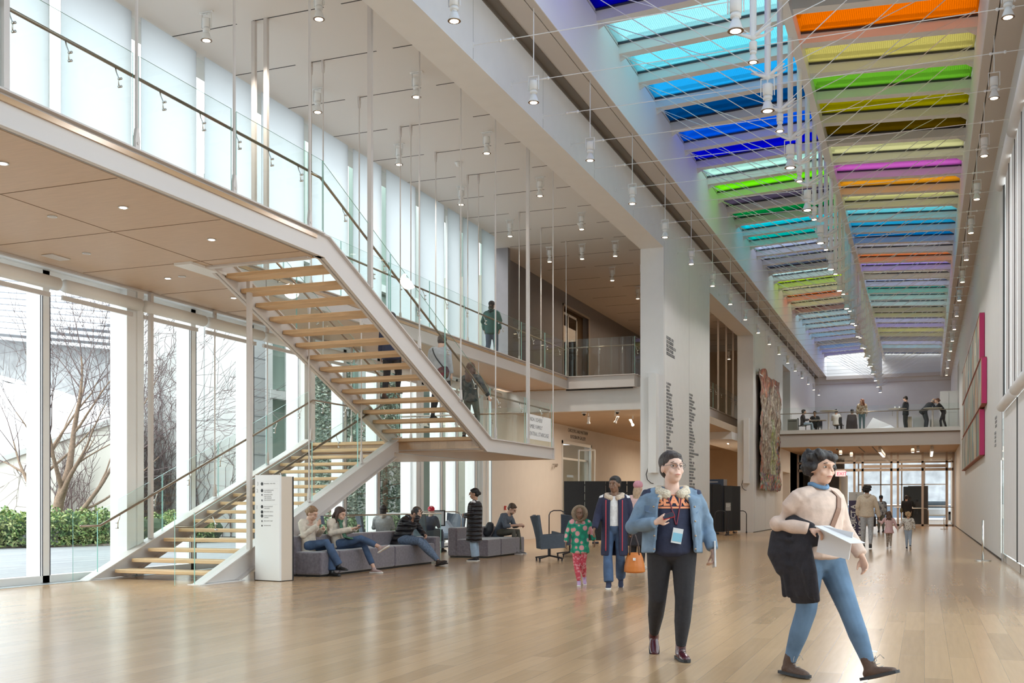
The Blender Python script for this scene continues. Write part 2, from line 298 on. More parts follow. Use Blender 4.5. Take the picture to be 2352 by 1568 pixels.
# glass curtain wall
MULL=[(-9,0),(-5.3,1),(-3.4,0),(-1.6,1),(.2,0),(2.0,1),(3.8,0),(5.6,1),(7.4,0),(9.2,1),(11.2,0),(13.12,0),(15.0,1),(16.78,0),(18.67,0),(20.55,1),(22.5,0),(24.2,0),(26.15,1),(28.0,0),(29.1,0),(30.55,1),(31.9,0)]
def ytop(y): return 9.9
for i in range(len(MULL)-1):
    y0,y1=MULL[i][0],MULL[i+1][0]
    wd=thing(f'window_{i+2}',None,None,(XG,(y0+y1)/2,0),kind='structure')
    b=MB(); b.box(XG-.1,XG+.05,y0-.0,y0+.07,0,9.9).box(XG-.1,XG+.05,y1-.07,y1,0,9.9).box(XG-.1,XG+.05,y0,y1,0,.12).box(XG-.1,XG+.05,y0,y1,4.9,5.06).box(XG-.30,XG-.1,y1-.06,y1-.03,0.1,9.9)
    b.build('frame',STL,wd)
    MB().box(XG-.03,XG-.015,y0+.07,y1-.07,.12,9.9).build('pane',GL,wd)
    MB().box(XG+.05,XG+.056,y0+.07,y0+.085,.12,4.58).box(XG+.05,XG+.056,y1-.085,y1-.07,.12,4.58).box(XG+.05,XG+.056,y1-.125,y1-.11,.12,4.58).build('gasket',GAS,wd)
    if i>0 and y1<32:
        b=MB(); b.sm=True; b.tube((XG+.3,y0+.14,4.74),(XG+.3,y1-.02,4.74),.105,18); b.build('shade_tube',STL,wd)
        MB().box(XG+.2,XG+.24,y0+.16,y1-.1,4.53,4.6).build('hem_bar',STG,wd)
# columns in front of the glass
for i,y in enumerate((15.03,20.7,26.3,31.0)):
    b=MB(); b.box(-13.1,-12.9,y-.24,y+.12,0,4.98).box(-12.9,-12.86,y-.02,y+.14,0,4.98); struct('trim_%d'%(10+i),b,STL)
# translucent scrims (sun shades) hanging in front of the upper glass
for i in range(len(MULL)-1):
    y0,y1=MULL[i][0]+.2,MULL[i+1][0]-.05
    if y1-y0<.5 or y1<7: continue
    t=tag(thing('roller_shade',None,None,(XG+.16,(y0+y1)/2,5.4)),'pale translucent shade on the upper glass wall, '+(ordn(len(MULL)-2-i)+' from' if i<len(MULL)-2 else 'next to')+' the grey wall','shade','roller shades on the upper glass wall')
    MB().box(XG+.15,XG+.158,y0,y1,5.42,9.88).build('cloth',SCR,t)
    MB().box(XG+.14,XG+.17,y0,y1,5.38,5.42).build('hem_bar',STL,t)
# balcony at the end of the hall
bal=thing('trim_20',None,None,(-2.7,56,4.9),kind='structure')
MB().box(XL,XR,55.4,75,4.75,4.9).build('deck',FLR,bal)
MB().box(XL,XR,55.3,55.42,4.78,4.97).build('fascia',WH,bal); MB().box(XL,XR,55.38,55.45,4.74,4.78).build('shadow_gap',mat('brown_gap',(.2,.13,.08)),bal)
MB().box(XL,XR,55.5,55.7,4.16,4.74).box(XL,XR,55.46,55.7,4.12,4.19).build('beam',STG,bal)
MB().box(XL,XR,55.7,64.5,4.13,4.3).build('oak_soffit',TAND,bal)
b=MB()
for x in (-3.1,-2.45): b.box(x-.03,x+.03,56.5,62.5,4.125,4.131)
b.build('air_slot',DK,bal)
# glazed entrance under the balcony and the street side beyond
en=thing('window_30',None,None,(-2.7,64,0),kind='structure')
FRM=mat('entrance_frame',(.45,.38,.33),.45,metal=.3); b=MB()
for x in (-6.9,-5.3,-3.75,-3.3,-1.75,-1.4,-.1,1.15,1.5): b.box(x-.06,x+.06,63.95,64.1,0,4.13)
b.box(-6.9,1.5,63.95,64.1,3.1,3.25).box(-6.9,1.5,63.95,64.1,3.55,3.65).box(-6.9,1.5,63.95,64.1,0,.1)
for x0,x1 in ((-3.3,-1.8),(-1.4,1.15)): b.box(x0,x1,63.85,63.95,3.28,3.45)
b.build('frame',FRM,en); MB().box(-6.9,1.5,64.02,64.04,.1,4.1).build('pane',glassmat('entrance_glass',(.85,.87,.87),1.2),en)
b=MB()
for x in (-3.0,-1.6,-1.2,.9): b.tube((x,63.85,1.05),(x+.6,63.85,1.05),.02)
b.build('handle',SS,en)
struct('wall_vestibule_left',MB().box(-7.0,-6.95,60.7,80,0,4.13).box(-4.6,-4.5,64.2,70,0,3.0),TAN).name='wall_far'
b=MB(); b.box(-6.9,-4.7,70,70.2,0,4.1).box(-.9,.2,67,67.2,0,2.3); struct('wall_vestibule_back',b,mat('dark_brown_wall',(.30,.21,.14),.7)).name='wall_far_inner'
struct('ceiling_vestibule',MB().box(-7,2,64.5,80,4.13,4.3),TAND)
b=MB()
for x in (-4.4,-2.9,-1.5,0,1.5): b.box(x-.05,x+.05,79.9,80,0,4.13)
for z in (1.1,2.6): b.box(-4.4,1.5,79.9,80,z-.04,z+.04)
struct('window_31',b,FRM)
# ---------------------------------------------------------------- glass balustrades
def rail_bracket(b,p,d):
    """swan-neck bracket from the glass up to the handrail; p = rail point, d = unit vector toward the glass"""
    p=V(p); d=V(d); g=p+d*.075
    b.path([p-V((0,0,.02)),p+V((0,0,-.07))+d*.012,p+V((0,0,-.14))+d*.045,p+V((0,0,-.24))+d*.05],.0085,6)
    for dz in (.15,.24): b.tube(g-V((0,0,dz))-d*.035,g-V((0,0,dz))+d*.012,.014,8)
def balustrade(parent,pts,zt,base,hr_off,hr_z,cuts,brk,rail=True,railpts=None):
    """pts: list of (x,y,zfloor) path; zt glass height above floor; cuts: list of (i,t0,t1) stretches; each stretch one pane"""
    dirn=V(hr_off)
    for (p,q) in cuts:
        p=V(p); q=V(q); t=(q-p); tn=V((t.x,t.y,0)).normalized(); nn=V((tn.y,-tn.x,0))*.006
        L=[p+V((0,0,base)),q+V((0,0,base)),q+V((0,0,zt)),p+V((0,0,zt))]
        m=MB(); m.add([v-nn for v in L]+[v+nn for v in L],[(0,1,2,3),(7,6,5,4)])
        m.cm=1; n0=len(m.v); m.add([v-nn for v in L]+[v+nn for v in L],[(1,5,6,2),(2,6,7,3),(0,3,7,4)])
        m.build('glass_panel',[GB,GE],parent)
    if rail:
        rp=[V(p)+V((0,0,hr_z))+dirn for p in (railpts or pts)]
        m=MB(); m.sm=True; m.path(rp,.021,10); m.build('handrail',HR,parent)
        m=MB(); m.sm=True; dd=-dirn.normalized()
        for (p,q) in zip(rp[:-1],rp[1:]):
            L=(q-p).length; k=max(1,round(L/brk)) if L>.6 else 0
            for j in range(k): m=MB(); m.sm=True; rail_bracket(m,p.lerp(q,(j+.5)/k),dd); m.build('rail_bracket',SS,parent)
def split(p,q,n,gap=.012):
    p=V(p); q=V(q); g=(q-p).normalized()*gap; return [(p.lerp(q,i/n)+g,p.lerp(q,(i+1)/n)-g) for i in range(n)]
def fork(b,p,up=True):
    s=1 if up else -1; p=V(p)
    b.prism([(p.y-.035,p.z),(p.y+.035,p.z),(p.y+.04,p.z+s*.1),(p.y+.016,p.z+s*.24),(p.y-.016,p.z+s*.24),(p.y-.04,p.z+s*.1)],'x',p.x-.02,p.x+.02)
    b.tube((p.x-.03,p.y,p.z+s*.06),(p.x+.03,p.y,p.z+s*.06),.018,8)
def rod(parent,x,y,z0,z1,r=.014,thick=False,ft=True):
    b=MB()
    if thick: b.box(x-.036,x+.036,y-.036,y+.036,z0,z1)
    else:
        b.tube((x,y,z0),(x,y,z1),r,8); fork(b,(x,y,z0),True)
        if ft: fork(b,(x,y,z1),False)
    b.build('hanger_rod' if not thick else 'hanger_post',STG,parent,local=False)
# ---- lower flight
lo=thing('staircase','lower stair flight of oak treads between steel stringers, standing on the wooden floor','staircase',(-11.7,14,0))
for x0,x1,s in ((-12.92,-12.72,1),(-10.67,-10.46,-1)):
    b=MB(); xm=(x0+x1)/2; w_=.022
    y0,y1=13.78,20.35; sl=.163/.41
    def zt(y): return .06+(y-13.86)*sl
    web=[(13.72,0.02),(13.95,zt(13.95)),(20.45,zt(20.45)),(20.45,2.36),(20.25,2.36),(20.25,zt(20.25)-.33),(14.65,.02)]
    b.prism(web,'x',xm-w_,xm+w_)
    fl=[(13.70,0.0),(13.95,zt(13.95)),(20.45,zt(20.45)),(20.45,zt(20.45)+.02),(13.93,zt(13.93)+.02),(13.66,0.0)]
    b.prism(fl,'x',x0,x1)
    f2=[(14.65,0),(20.25,zt(20.25)-.35),(20.25,zt(20.25)-.33),(14.62,.02)]; b.prism(f2,'x',x0,x1)
    b.build('stringer',STG,lo)
    MB().box(x0-.02,x1+.02,13.6,14.75,0,.012).build('base_plate',STL,lo)
for k in range(1,17):
    y=13.84+.41*k; z=.163*k; b=MB(); b.rbox(-12.69,-10.69,y,y+.36,z-.062,z,.008,2); b.build('tread',OAK,lo)
LP=[(-12.82,13.55,0),(-12.82,14.0,0),(-12.82,20.55,2.66)]; 
cuts=[((-12.82,13.45,0),(-12.82,14.0,0))]
P0,P1=V((-12.82,13.98,0)),V((-12.82,20.5,2.64))
cs=split(V((-12.82,13.98,.0)),P1,4)
balustrade(lo,None,1.13,.02,(.05,0,0),.90,cuts+cs,1.0,railpts=[(-12.82,13.56,0),(-12.82,14.0,0),(-12.82,20.6,2.68),(-12.82,24.6,2.68)])
cs=split(V((-10.56,13.6,-.05)),V((-10.56,20.4,2.6)),4)
balustrade(lo,None,1.13,.03,(-.05,0,0),.92,[((-10.56,13.14,0),(-10.56,13.6,0))]+cs,1.0,railpts=[(-10.56,13.2,0),(-10.56,13.65,-.02),(-10.56,20.35,2.62)])
for x,y,z0 in ((-12.66+.0,15.35,.62),): rod(lo,-12.82,15.3,.65,5.0,thick=True)
rod(lo,-12.82,17.13,1.4,5.0); rod(lo,-10.5,14.96,.5,5.03,thick=True); rod(lo,-12.82,18.9,2.1,5.0); rod(lo,-10.56,16.9,1.3,5.0); rod(lo,-10.56,18.85,2.07,5.0); rod(lo,-12.82,20.6,2.7,5.0); rod(lo,-12.82,22.4,2.65,5.0,r=.012)
# ---- upper flight with landing
up=thing('staircase','upper open-riser stair flight with landing, hung from white rods above the seating','staircase',(-9.6,17,2.6)); 
def inc(y): return 5.41-(y-14.33)*(5.41-2.66)/(20.85-14.33)
for xa,s in ((-8.6,1),(-10.72,-1)):
    b=MB(); xw=(xa-.05*s)
    top=[(14.0,5.41),(14.33,5.41),(20.95,2.66),(25.1,2.66)]; bot=[(25.1,2.36),(20.68,2.36),(14.18,5.03),(14.0,5.03)]
    if s<0: top=[(13.5,5.36),(14.4,5.36),(20.85,2.62),(25.1,2.62)]; 
    web=top+bot
    b.prism(web,'x',xw-.012,xw+.012)
    x0,x1=(xa-.11,xa+.02) if s>0 else (xa-.02,xa+.11)
    for (A,B_) in zip(top[:-1],top[1:]): b.prism([A,B_,(B_[0],B_[1]-.025),(A[0],A[1]-.025)],'x',x0,x1)
    for (A,B_) in zip(bot[:-1],bot[1:]): b.prism([A,B_,(B_[0],B_[1]+.025),(A[0],A[1]+.025)],'x',x0,x1)
    b.build('stringer',STG,up)
for i in range(16):
    y=14.09+.414*i; z=5.19-.1687*i; b=MB(); b.rbox(-10.64,-8.70,y,y+.37,z-.07,z,.008,2); b.build('tread',OAK,up)
b=MB(); b.box(-12.95,-8.68,20.45,25.1,2.42,2.62); b.build('landing',FLR,up)
MB().box(-12.95,-8.64,20.6,25.1,2.365,2.42).build('landing_soffit',OAKC,up)
for q in ((-12.97,-8.6,25.06,25.14,2.36,2.66),(-10.66,-8.68,20.50,20.53,2.40,2.60),(-12.97,-12.93,20.4,25.1,2.36,2.66),(-10.7,-8.75,13.95,14.06,5.0,5.14)): MB().box(*q).build('edge_plate',STG,up)
MB().box(-10.95,-10.62,13.6,14.9,4.99,5.03).build('vent_plate',STL,up)
cs=split((-8.62,14.16,5.41),(-8.62,20.9,2.6),3)+split((-8.62,20.93,2.6),(-8.62,23.05,2.6),1)+split((-8.62,23.12,2.6),(-8.62,24.95,2.6),1)
balustrade(up,None,1.12,.06,(-.05,0,0),.92,cs,1.35,railpts=[(-8.62,13.9,5.36),(-8.62,14.2,5.36),(-8.62,20.75,2.68),(-8.62,24.9,2.66)])
cs=split((-10.7,14.6,5.3),(-10.7,20.9,2.6),3)+split((-12.9,25.0,2.6),(-8.7,25.0,2.6),3)+split((-12.9,20.6,2.62),(-12.9,25,2.62),2)
balustrade(up,None,1.08,.06,(.05,0,0),.90,cs,1.35,railpts=[(-10.7,14.2,5.36),(-10.7,20.7,2.66),(-10.7,20.9,2.62)])
balustrade(up,None,1.08,.06,(0,-.05,0),.90,[],1.1,railpts=[(-12.8,25.0,2.64),(-8.7,25.0,2.64)])
# sign on the landing glass
sg=tag(thing('staircase_sign',None,None,(-8.6,24,3)),'white rectangular name sign with thin capital letters on the landing glass','sign')
MB().box(-8.606,-8.595,23.12,24.82,2.78,3.36).build('board',mat('sign_white',(.86,.86,.86),.5),sg)
text('LINDA USHER/\nLAMBE FAMILY\nCENTRAL STAIRCASE',TXT,sg,(-8.594,23.2,3.205),(0,1,0),(0,0,1),.135,lead=1.25,space=1.12,ext=.0015,sx=1.02)
# ---- walkways
wk=tag(thing('walkway_railing',None,None,(-8.62,10,5.4)),'glass balustrade with bronze handrail along the near edge of the wood-lined walkway','railing')
for y0,y1 in ((2.5,6.2),(6.3,8.02),(8.05,9.98),(10.08,11.87),(11.98,13.77),(13.83,14.2)): balustrade(wk,None,1.13,.03,(0,0,0),.9,split((-8.62,y0,5.4),(-8.62,y1,5.4),1,0),1,rail=False)
balustrade(wk,None,0,0,(-.05,0,0),.89,[],.76,railpts=[(-8.62,2.5,5.4),(-8.62,13.95,5.4)])
for y in (8.1,10.02,11.91,13.78): rod(wk,-8.6,y,5.42,9.9,r=.02,ft=False) if y>9 else rod(wk,-8.6,y,5.42,9.9,thick=True)
for y in (17.5,19.36,21.2,25.0): rod(up,-8.6,y,inc(y)+.0 if y<20.9 else 2.66,9.9,r=.015)
for y in (15.65,23.2): rod(up,-8.6,y,inc(y) if y<20.9 else 2.66,9.9,thick=True)
wk2=tag(thing('walkway_railing',None,None,(-10.95,24,5.4)),'glass balustrade and handrail along the far walkway beside the glass wall','railing')
balustrade(wk2,None,1.15,.03,(0,0,0),.9,split((-10.95,14.6,5.4),(-10.95,33.1,5.4),9),1,rail=False)
balustrade(wk2,None,0,0,(-.05,0,0),.9,[],1.25,railpts=[(-10.95,14.5,5.4),(-10.95,33.1,5.4)])
for k,y in enumerate((16.1,18.0,19.9,21.8,23.7,25.66,27.57,29.47,31.39,33.3)):
    rod(wk2,-11.2 if k<9 else -11.0,y,5.4,9.9,thick=k in (0,),r=.014)
for k,y in enumerate((16.08,18.0,21.8,25.75)):
    z=inc(y)+.0 if y<20.8 else 2.62
    rod(up,-10.93,y,z-.1 if y<20 else 2.62,9.9,thick=k==0,r=.013)
wk3=tag(thing('walkway_railing',None,None,(-9.8,33.1,5.4)),'glass guard across the front of the upper gallery landing before the dark grey wall','railing')
balustrade(wk3,None,1.22,.02,(0,.05,0),.95,split((-10.93,33.1,5.4),(-8.66,33.1,5.4),3),.65,railpts=[(-10.93,33.1,5.4),(-8.66,33.1,5.4)])
balustrade(wk3,None,1.22,.02,(-.05,0,0),.95,split((-8.64,33.12,5.4),(-8.64,36,5.4),1),.7,railpts=[(-8.64,33.1,5.4),(-8.64,36,5.4)])
wk4=tag(thing('walkway_railing',None,None,(-8.64,44,5.4)),'glass guard with white hangers seen through the tall opening past the text pier','railing')
balustrade(wk4,None,1.15,.02,(-.05,0,0),.95,split((-8.64,40,5.4),(-8.64,60,5.4),6),1.3,railpts=[(-8.64,40,5.4),(-8.64,60,5.4)])
for y in (47.9,50.0,51.9): rod(wk4,-8.64,y,5.4,9.9,thick=True)
br=tag(thing('balcony_railing',None,None,(-2.7,55.4,4.97)),'clear glass balustrade with thin steel handrail across the far balcony','railing')
cs=split((XL+.03,55.36,4.95),(XR-.03,55.36,4.95),7)
balustrade(br,None,1.15,.0,(0,.06,0),.86,cs,1.2,railpts=[(XL+.03,55.36,4.95),(XR-.03,55.36,4.95)])
# low glass guard around the sunken stair behind the sofa
gd=tag(thing('glass_guard',None,None,(-10.6,22,0)),'low clear glass guard with dark rail behind the grey sofa','railing')
balustrade(gd,None,1.0,.02,(0,0,0),1.0,split((-11.2,16.5,0),(-11.2,24.0,0),4)+split((-11.2,24.0,0),(-12.9,24.0,0),1),9,rail=False)
b=MB(); b.sm=True; b.path([(-11.2,16.5,1.02),(-11.2,24.0,1.02),(-12.9,24.0,1.02)],.016,8); b.build('handrail',SS,gd)
# ---------------------------------------------------------------- skylight
LC=[(.10,.02,.9),(0,0,.55),(.62,.93,.95),(.42,.88,.95),(.12,.62,.90),(.0,.22,.42),(.02,.28,.80),(0,.04,.72),(.72,.95,.86),(.42,.90,.08),(.26,.22,.28),(.0,.42,.18),(.05,.78,.85),(.0,.72,.66),(.72,.76,.90),(.50,.52,.62),(.28,.30,.36),(.80,.95,.93),(.74,.92,.10),(.86,.80,.52),(1.,.42,.12),(.86,.78,.5),(.45,.14,.10),(.72,.93,.97),(.60,.85,.97),(.66,.90,.97),(.66,.70,.95),(.42,.75,.95),(.55,.62,.92),(.30,.30,.34),(.10,.50,.85),(.42,.50,.92),(.14,.08,.65)]
RC=[(.55,.30,.10),(.10,.06,.04),(.92,.38,.02),(.74,.66,.32),(.36,.62,.14),(.50,.45,.02),(.26,.19,.02),(.80,.76,.50),(.75,.32,.66),(.86,.52,.10),(.74,.70,.42),(.40,.82,.86),(.12,.62,.82),(.02,.42,.70),(.66,.62,.64),(.92,.45,.24),(.68,.56,.90),(.70,.64,.56),(.74,.78,.95),(.18,.75,.68),(.60,.88,.84),(.72,.88,.88),(.55,.52,.34),(.68,.66,.38),(.76,.76,.96),(.66,.58,.90),(.84,.80,.34),(.66,.62,.36),(.32,.34,.42),(.76,.78,.97),(.62,.84,.92)]
XM=-2.5; nW=40
ridge=MB().prism([(XM-.09,10.78),(XM+.09,10.78),(XM+.05,11.25),(XM-.05,11.25)],'y',3,75)
struct('trim_30',ridge,STL)
def sky_panel(x0,z0,x1,z1,ya,yb,col,i):
    global nW
    o=thing(f'window_{nW}',None,None,((x0+x1)/2,(ya+yb)/2,z0),kind='structure'); nW+=1
    gx=[(x0,z0+.24),(x1,z1+.24),(x1,z1+.252),(x0,z0+.252)]
    MB().prism(gx,'y',ya+.16,yb-.14).build('coloured_pane',filmglass('film_%d'%i,col),o)
    b=MB()
    for y,h in ((ya+.11,.05),(yb-.17,.05)): b.prism([(x0,z0+.20),(x1,z1+.20),(x1,z1+.27),(x0,z0+.27)],'y',y,y+h)
    b.build('gasket',GAS,o)
    b=MB()   # fixed sun louvres above the pane
    for t in (.28,.72):
        y=ya+(yb-ya)*t; b.add([(x,y+dy,z+dz) for x,z in ((x0,z0+.55),(x1,z1+.55)) for dy,dz in ((-.05,0),(.28,.2),(.28,.23),(-.05,.03))],[(0,1,2,3),(7,6,5,4),(0,4,5,1),(1,5,6,2),(2,6,7,3),(3,7,4,0)])
    b.build('louvre',SCR,o)
for k in range(-1,32):
    y=22.5+1.69*(k-1)-1.69+1.69
    if y>74: break
    sky_panel(-6.2,11.02,XM,11.2,y-1.69,y,LC[min(k+1,len(LC)-1)],k+1)
for k in range(-1,30):
    y=23.4+1.69*(k-1)+0
    if y>74.2: break
    sky_panel(XM,11.2-.18,1.0,10.83,y-1.69,y,RC[min(k+1,len(RC)-1)],100+k)
# near bays above and behind the camera, pale film
sky_panel(-6.2,11.02,XM,11.2,-9,22.5-3*1.69,(.7,.8,.95),90); sky_panel(XM,11.02,1.0,10.83,-9,23.4-3*1.69,(.75,.8,.85),91); sky_panel(XM,11.02,1.0,10.83,23.4+1.69*28,75,(.4,.4,.45),92)
b=MB()
for k in range(-4,31):
    y=22.5+1.69*k; b.prism([(-6.2,11.02),(XM,11.2),(XM,11.47),(-6.2,11.29)],'y',y-.14,y+.14-.02)
    b.prism([(-6.2,10.9),(-5.95,11.03),(-6.2,11.03)],'y',y-.02,y+.02)
struct('trim_31',b,STL)
b=MB()
for k in range(-4,30):
    y=23.4+1.69*k; b.prism([(XM,11.02),(1.0,10.83),(1.0,11.10),(XM,11.29)],'y',y-.14,y+.12)
    b.prism([(1.0,10.7),(.78,10.84),(1.0,10.84)],'y',y-.02,y+.02)
struct('trim_32',b,STL)
# ---------------------------------------------------------------- lamps and cables
def spot_lamp(root,x,y,z,s=1,yoke=True,lit=LAMPW,tilt=None):
    """z = underside of the reflector rim; body about .48*s tall"""
    M=MX.Rotation(tilt[1],3,'Z')@MX.Rotation(tilt[0],3,'X') if tilt else MX.Identity(3)
    c=V((x,y,z)); b=MB(); b.sm=True
    b.lathe([(.03*s,.40*s),(.075*s,.40*s),(.078*s,.385*s),(.078*s,.235*s),(.05*s,.23*s)],c,14,M); b.lathe([(.055*s,.23*s),(.055*s,.20*s)],c,12,M); b.lathe([(.066*s,.215*s),(.07*s,.2*s),(.07*s,.17*s),(.05*s,.165*s)],c,14,M); b.lathe([(.045*s,.17*s),(.045*s,.14*s)],c,12,M)
    b.build('housing',STL,root)
    b=MB(); b.sm=True; b.lathe([(.05*s,.14*s),(.062*s,.11*s),(.09*s,.03*s),(.105*s,0)],c,16,M); b.build('reflector',STL,root)
    b=MB(); b.lathe([(.104*s,-.001),(.104*s,-.006)],c,16,M); b.build('rim',mat_rim,root); b=MB(); b.lathe([(.07*s,-.006),(.07*s,-.009)],c,14,M); b.build('bulb',lit,root)
    if yoke:
        b=MB(); 
        for sx in (-1,1): b.obox(c+M@V((sx*.10*s,0,.36*s)),(.012*s,.03*s,.26*s),M)
        b.obox(c+M@V((0,0,.49*s)),(.21*s,.03*s,.012*s),M); b.build('yoke',STL,root)
mat_rim=mat('rim_bronze',(.16,.09,.04),.4)
# ceiling spotlights of the stair bay
proto=None; pos=[(x,15.48+3.67*k) for k in range(6) for x in (-11.76,-9.48)]+[(-10.62,33.83),(-9.48,37.5),(-10.62,37.5),(-9.48,41.2),(-9.48,44.8),(-10.62,41.2)]
cols={-11.76:('glass wall row',0),-9.48:('hall side row',0),-10.62:('middle row',0)}; cnt={k:0 for k in cols}; tot={k:sum(1 for p in pos if p[0]==k) for k in cols}
for x,y in pos:
    k=cnt[x]; cnt[x]+=1; lab='white ceiling spotlight, '+cols[x][0]+', '+nth(k,tot[x],'camera','back gallery')
    if proto is None:
        r=thing('ceiling_spotlight',lab,'spotlight',(x,y,9.9),group='ceiling spotlights over the stair bay'); spot_lamp(r,x,y,9.40,.95); MB().tube((x,y,9.85),(x,y,9.9),.012).box(x-.14,x+.14,y-.02,y+.02,9.88,9.9).build('mount',STL,r); proto=r
    else: dup(proto,None,V((x,y,9.9))-V(proto.location),label=lab)
# far gallery accent lights seen through the opening past the pier
for i,(x,y,z) in enumerate(((-9.6,50,8.9),(-10.3,52,8.3),(-9.2,54,8.5))):
    c=dup(proto,None,V((x,y,z+.55))-V(proto.location),label='white track spotlight in the second opening, '+('highest','lowest','rightmost')[i]+' of three'); c['group']='spotlights in the second opening'; c.rotation_euler=(0,0,.4)
# cross-hall tension cables
cp=None; NC=29
for k in range(NC):
    y=16.14+1.73*k; lab='thin white steel cable stretched across the hall, '+nth(k,NC,'camera end','balcony end')
    if cp is None:
        cp=thing('tension_cable',lab,'cable',(0,y,8.83),group='cross-hall cables'); b=MB(); b.tube((XL,y,8.83),(XR,y,8.83),.007,6); b.build('strand',STL,cp)
        for x in (-6.35,1.15):
            b=MB(); b.sm=True; b.tube((x-.13,y,8.83),(x+.13,y,8.83),.017,8); b.ell((x-.11,y,8.83),.028); b.ell((x+.11,y,8.83),.028); b.build('turnbuckle',STL,cp)
        MB().box(XL,XL+.015,y-.01,y+.01,8.78,8.88).build('anchor',STL,cp)
    else: dup(cp,None,(0,1.73*k,0),label=lab)
# pendant lamps along both walls
for side,x,y0,zt,zb,pit,nn in (('left',-6.3,13.95,9.83,8.2,3.33,18),('right',1.15,17.3,9.56,8.45,3.36,15)):
    pp=None
    for k in range(nn):
        y=y0+pit*k; lab=f'white pendant spotlight along the {side} wall, '+nth(k,nn,'camera','balcony')
        if pp is None:
            pp=thing('pendant_spotlight',lab,'spotlight',(x,y,zt),group=f'pendant spotlights along the {side} wall'); spot_lamp(pp,x,y,zb,.92,True); MB().tube((x,y,zb+.45),(x,y,zt),.010,6).build('rod',STL,pp)
        else: dup(pp,None,(0,pit*k,0),label=lab)
# trusses below the ridge with lamps at their nodes
XN=-2.56; tp=None; NT=34
for k in range(NT):
    y=15.6+1.69*k; lab='white steel post and cable stays under the skylight ridge, '+nth(k,NT,'camera end','balcony end')
    if tp is None:
        tp=thing('skylight_truss',lab,'truss',(XN,y,8.66),group='trusses under the skylight ridge')
        MB().tube((XN,y,8.75),(XN,y,10.85),.055,12).build('post',STL,tp)
        b=MB(); b.sm=True; b.path([(XN-.3,y-.12,8.88),(XN-.16,y-.06,8.77),(XN,y,8.73),(XN+.16,y+.06,8.77),(XN+.3,y+.12,8.88)],[.014,.022,.045,.022,.014],8); b.path([(XN-.3,y+.12,8.88),(XN,y,8.74),(XN+.3,y-.12,8.88)],[.014,.04,.014],8); b.ell((XN,y,8.74),(.06,.06,.06)); b.build('node_casting',STL,tp)
        for dx,zz,dy in ((-6.1,10.98,1.69),(-6.1,10.98,-1.69),(.92,10.78,1.69),(.92,10.78,-1.69)):
            b=MB(); b.tube((XN,y,8.76),(dx,y+dy,zz),.008,6); b.build('cable_stay',STL,tp)
    else: dup(tp,None,(0,1.69*k,0),label=lab)
bp=sp_=None
for k in range(NT):
    y=15.6+1.69*k; big=(k%2==0); lab=('large' if big else 'small')+' bell lamp hanging from the ridge truss node, '+nth(k,NT,'camera end','balcony end')
    pr=bp if big else sp_
    if pr is None:
        pr=thing('ridge_lamp',lab,'spotlight',(XN,y,8.66),group='lamps under the skylight ridge')
        s=1.15 if big else .8; zb=8.14 if big else 8.34
        spot_lamp(pr,XN,y,zb,s,big,LAMPC if big else LAMPW); MB().tube((XN,y,zb+.4*s),(XN,y,8.72),.012,6).build('stem',STL,pr)
        if big: bp=pr
        else: sp_=pr
        y_=y; pr['_y']=y
    else: dup(pr,None,(0,y-pr['_y'],0),label=lab)
for o in list(C.objects):
    if '_y' in o: del o['_y']
# smoke detectors, downlights
for x,y,t in ((-11.0,24.6,'left'),(-9.9,31.3,'right')):
    r=tag(thing('smoke_detector',None,None,(x,y,9.9)),f'small round white smoke detector on the white ceiling, the {t} one of two','detector'); b=MB(); b.sm=True; b.lathe([(.09,9.9),(.085,9.86),(.05,9.84),(.045,9.80),(.02,9.79)],(x,y,0),14); b.build('body',STL,r)
dl=[(-9.49,8.92,1),(-10.65,10.81,0),(-9.48,10.8,1),(-9.46,12.57,1),(-11.74,12.59,0),(-11.77,14.47,1),(-11.46,14.44,0),(-11.77,16.28,1)]; dls=['at the left frame edge','darkest one near the left edge','in the middle of the near oak panel','near the top of the stair','close to the oval speaker','left one of the pair nearest the glass','right one of the pair nearest the glass','beside the stair stringer']
dp={}
for (x,y,l),t in zip(dl,dls):
    lab='small round recessed light in the oak soffit, '+t
    if l not in dp:
        r=thing('downlight',lab,'downlight',(x,y,5.03),group='recessed lights in the walkway soffit'); b=MB(); b.lathe([(.062,5.028),(.062,5.018),(.045,5.018)],(x,y,0),16); b.build('ring',ALU,r); MB().lathe([(.044,5.0175),(.044,5.015)],(x,y,0),14).build('lens',LAMPC if l else STG,r); dp[l]=r
    else: dup(dp[l],None,V((x,y,5.03))-V(dp[l].location),label=lab)
r=tag(thing('ceiling_speaker',None,None,(-12.35,12.6,5.03)),'oval white speaker grille set in the oak soffit','speaker'); b=MB(); b.rbox(-12.46,-12.24,12.42,12.8,5.012,5.03,.009,2); b.build('grille',STG,r)
# lobby spotlights under the gallery and under the balcony
r=thing('track_spotlight','white tilted track spotlight in the lower lobby, leftmost','spotlight',(-10.6,34.5,4.32),group='track spotlights in the lower lobby'); spot_lamp(r,-10.6,34.5,3.98,.62,False,LAMPW,(R(28),R(20))); MB().tube((-10.6,34.5,4.2),(-10.6,34.5,4.32),.02).build('stem',STL,r)
for i,(x,y,t,rz) in enumerate(((-9.7,34.6,'second from the left',1),(-9.45,36.0,'pointing at the wall, third from the left',-2.2),(-8.75,35.4,'brightest, under the middle of the white front',2.6),(-8.9,38.5,'small one farther back',.3),(-8.5,39.6,'next to the pier',.8),(-8.9,47.0,'seen in the second opening, left',.5),(-8.3,48.5,'seen in the second opening, right',2.5),(-8.6,51,'seen in the second opening, farthest',0))):
    c=dup(r,None,V((x,y,4.32))-V(r.location),label='white tilted track spotlight in the lower lobby, '+t); c.rotation_euler=(0,0,rz)
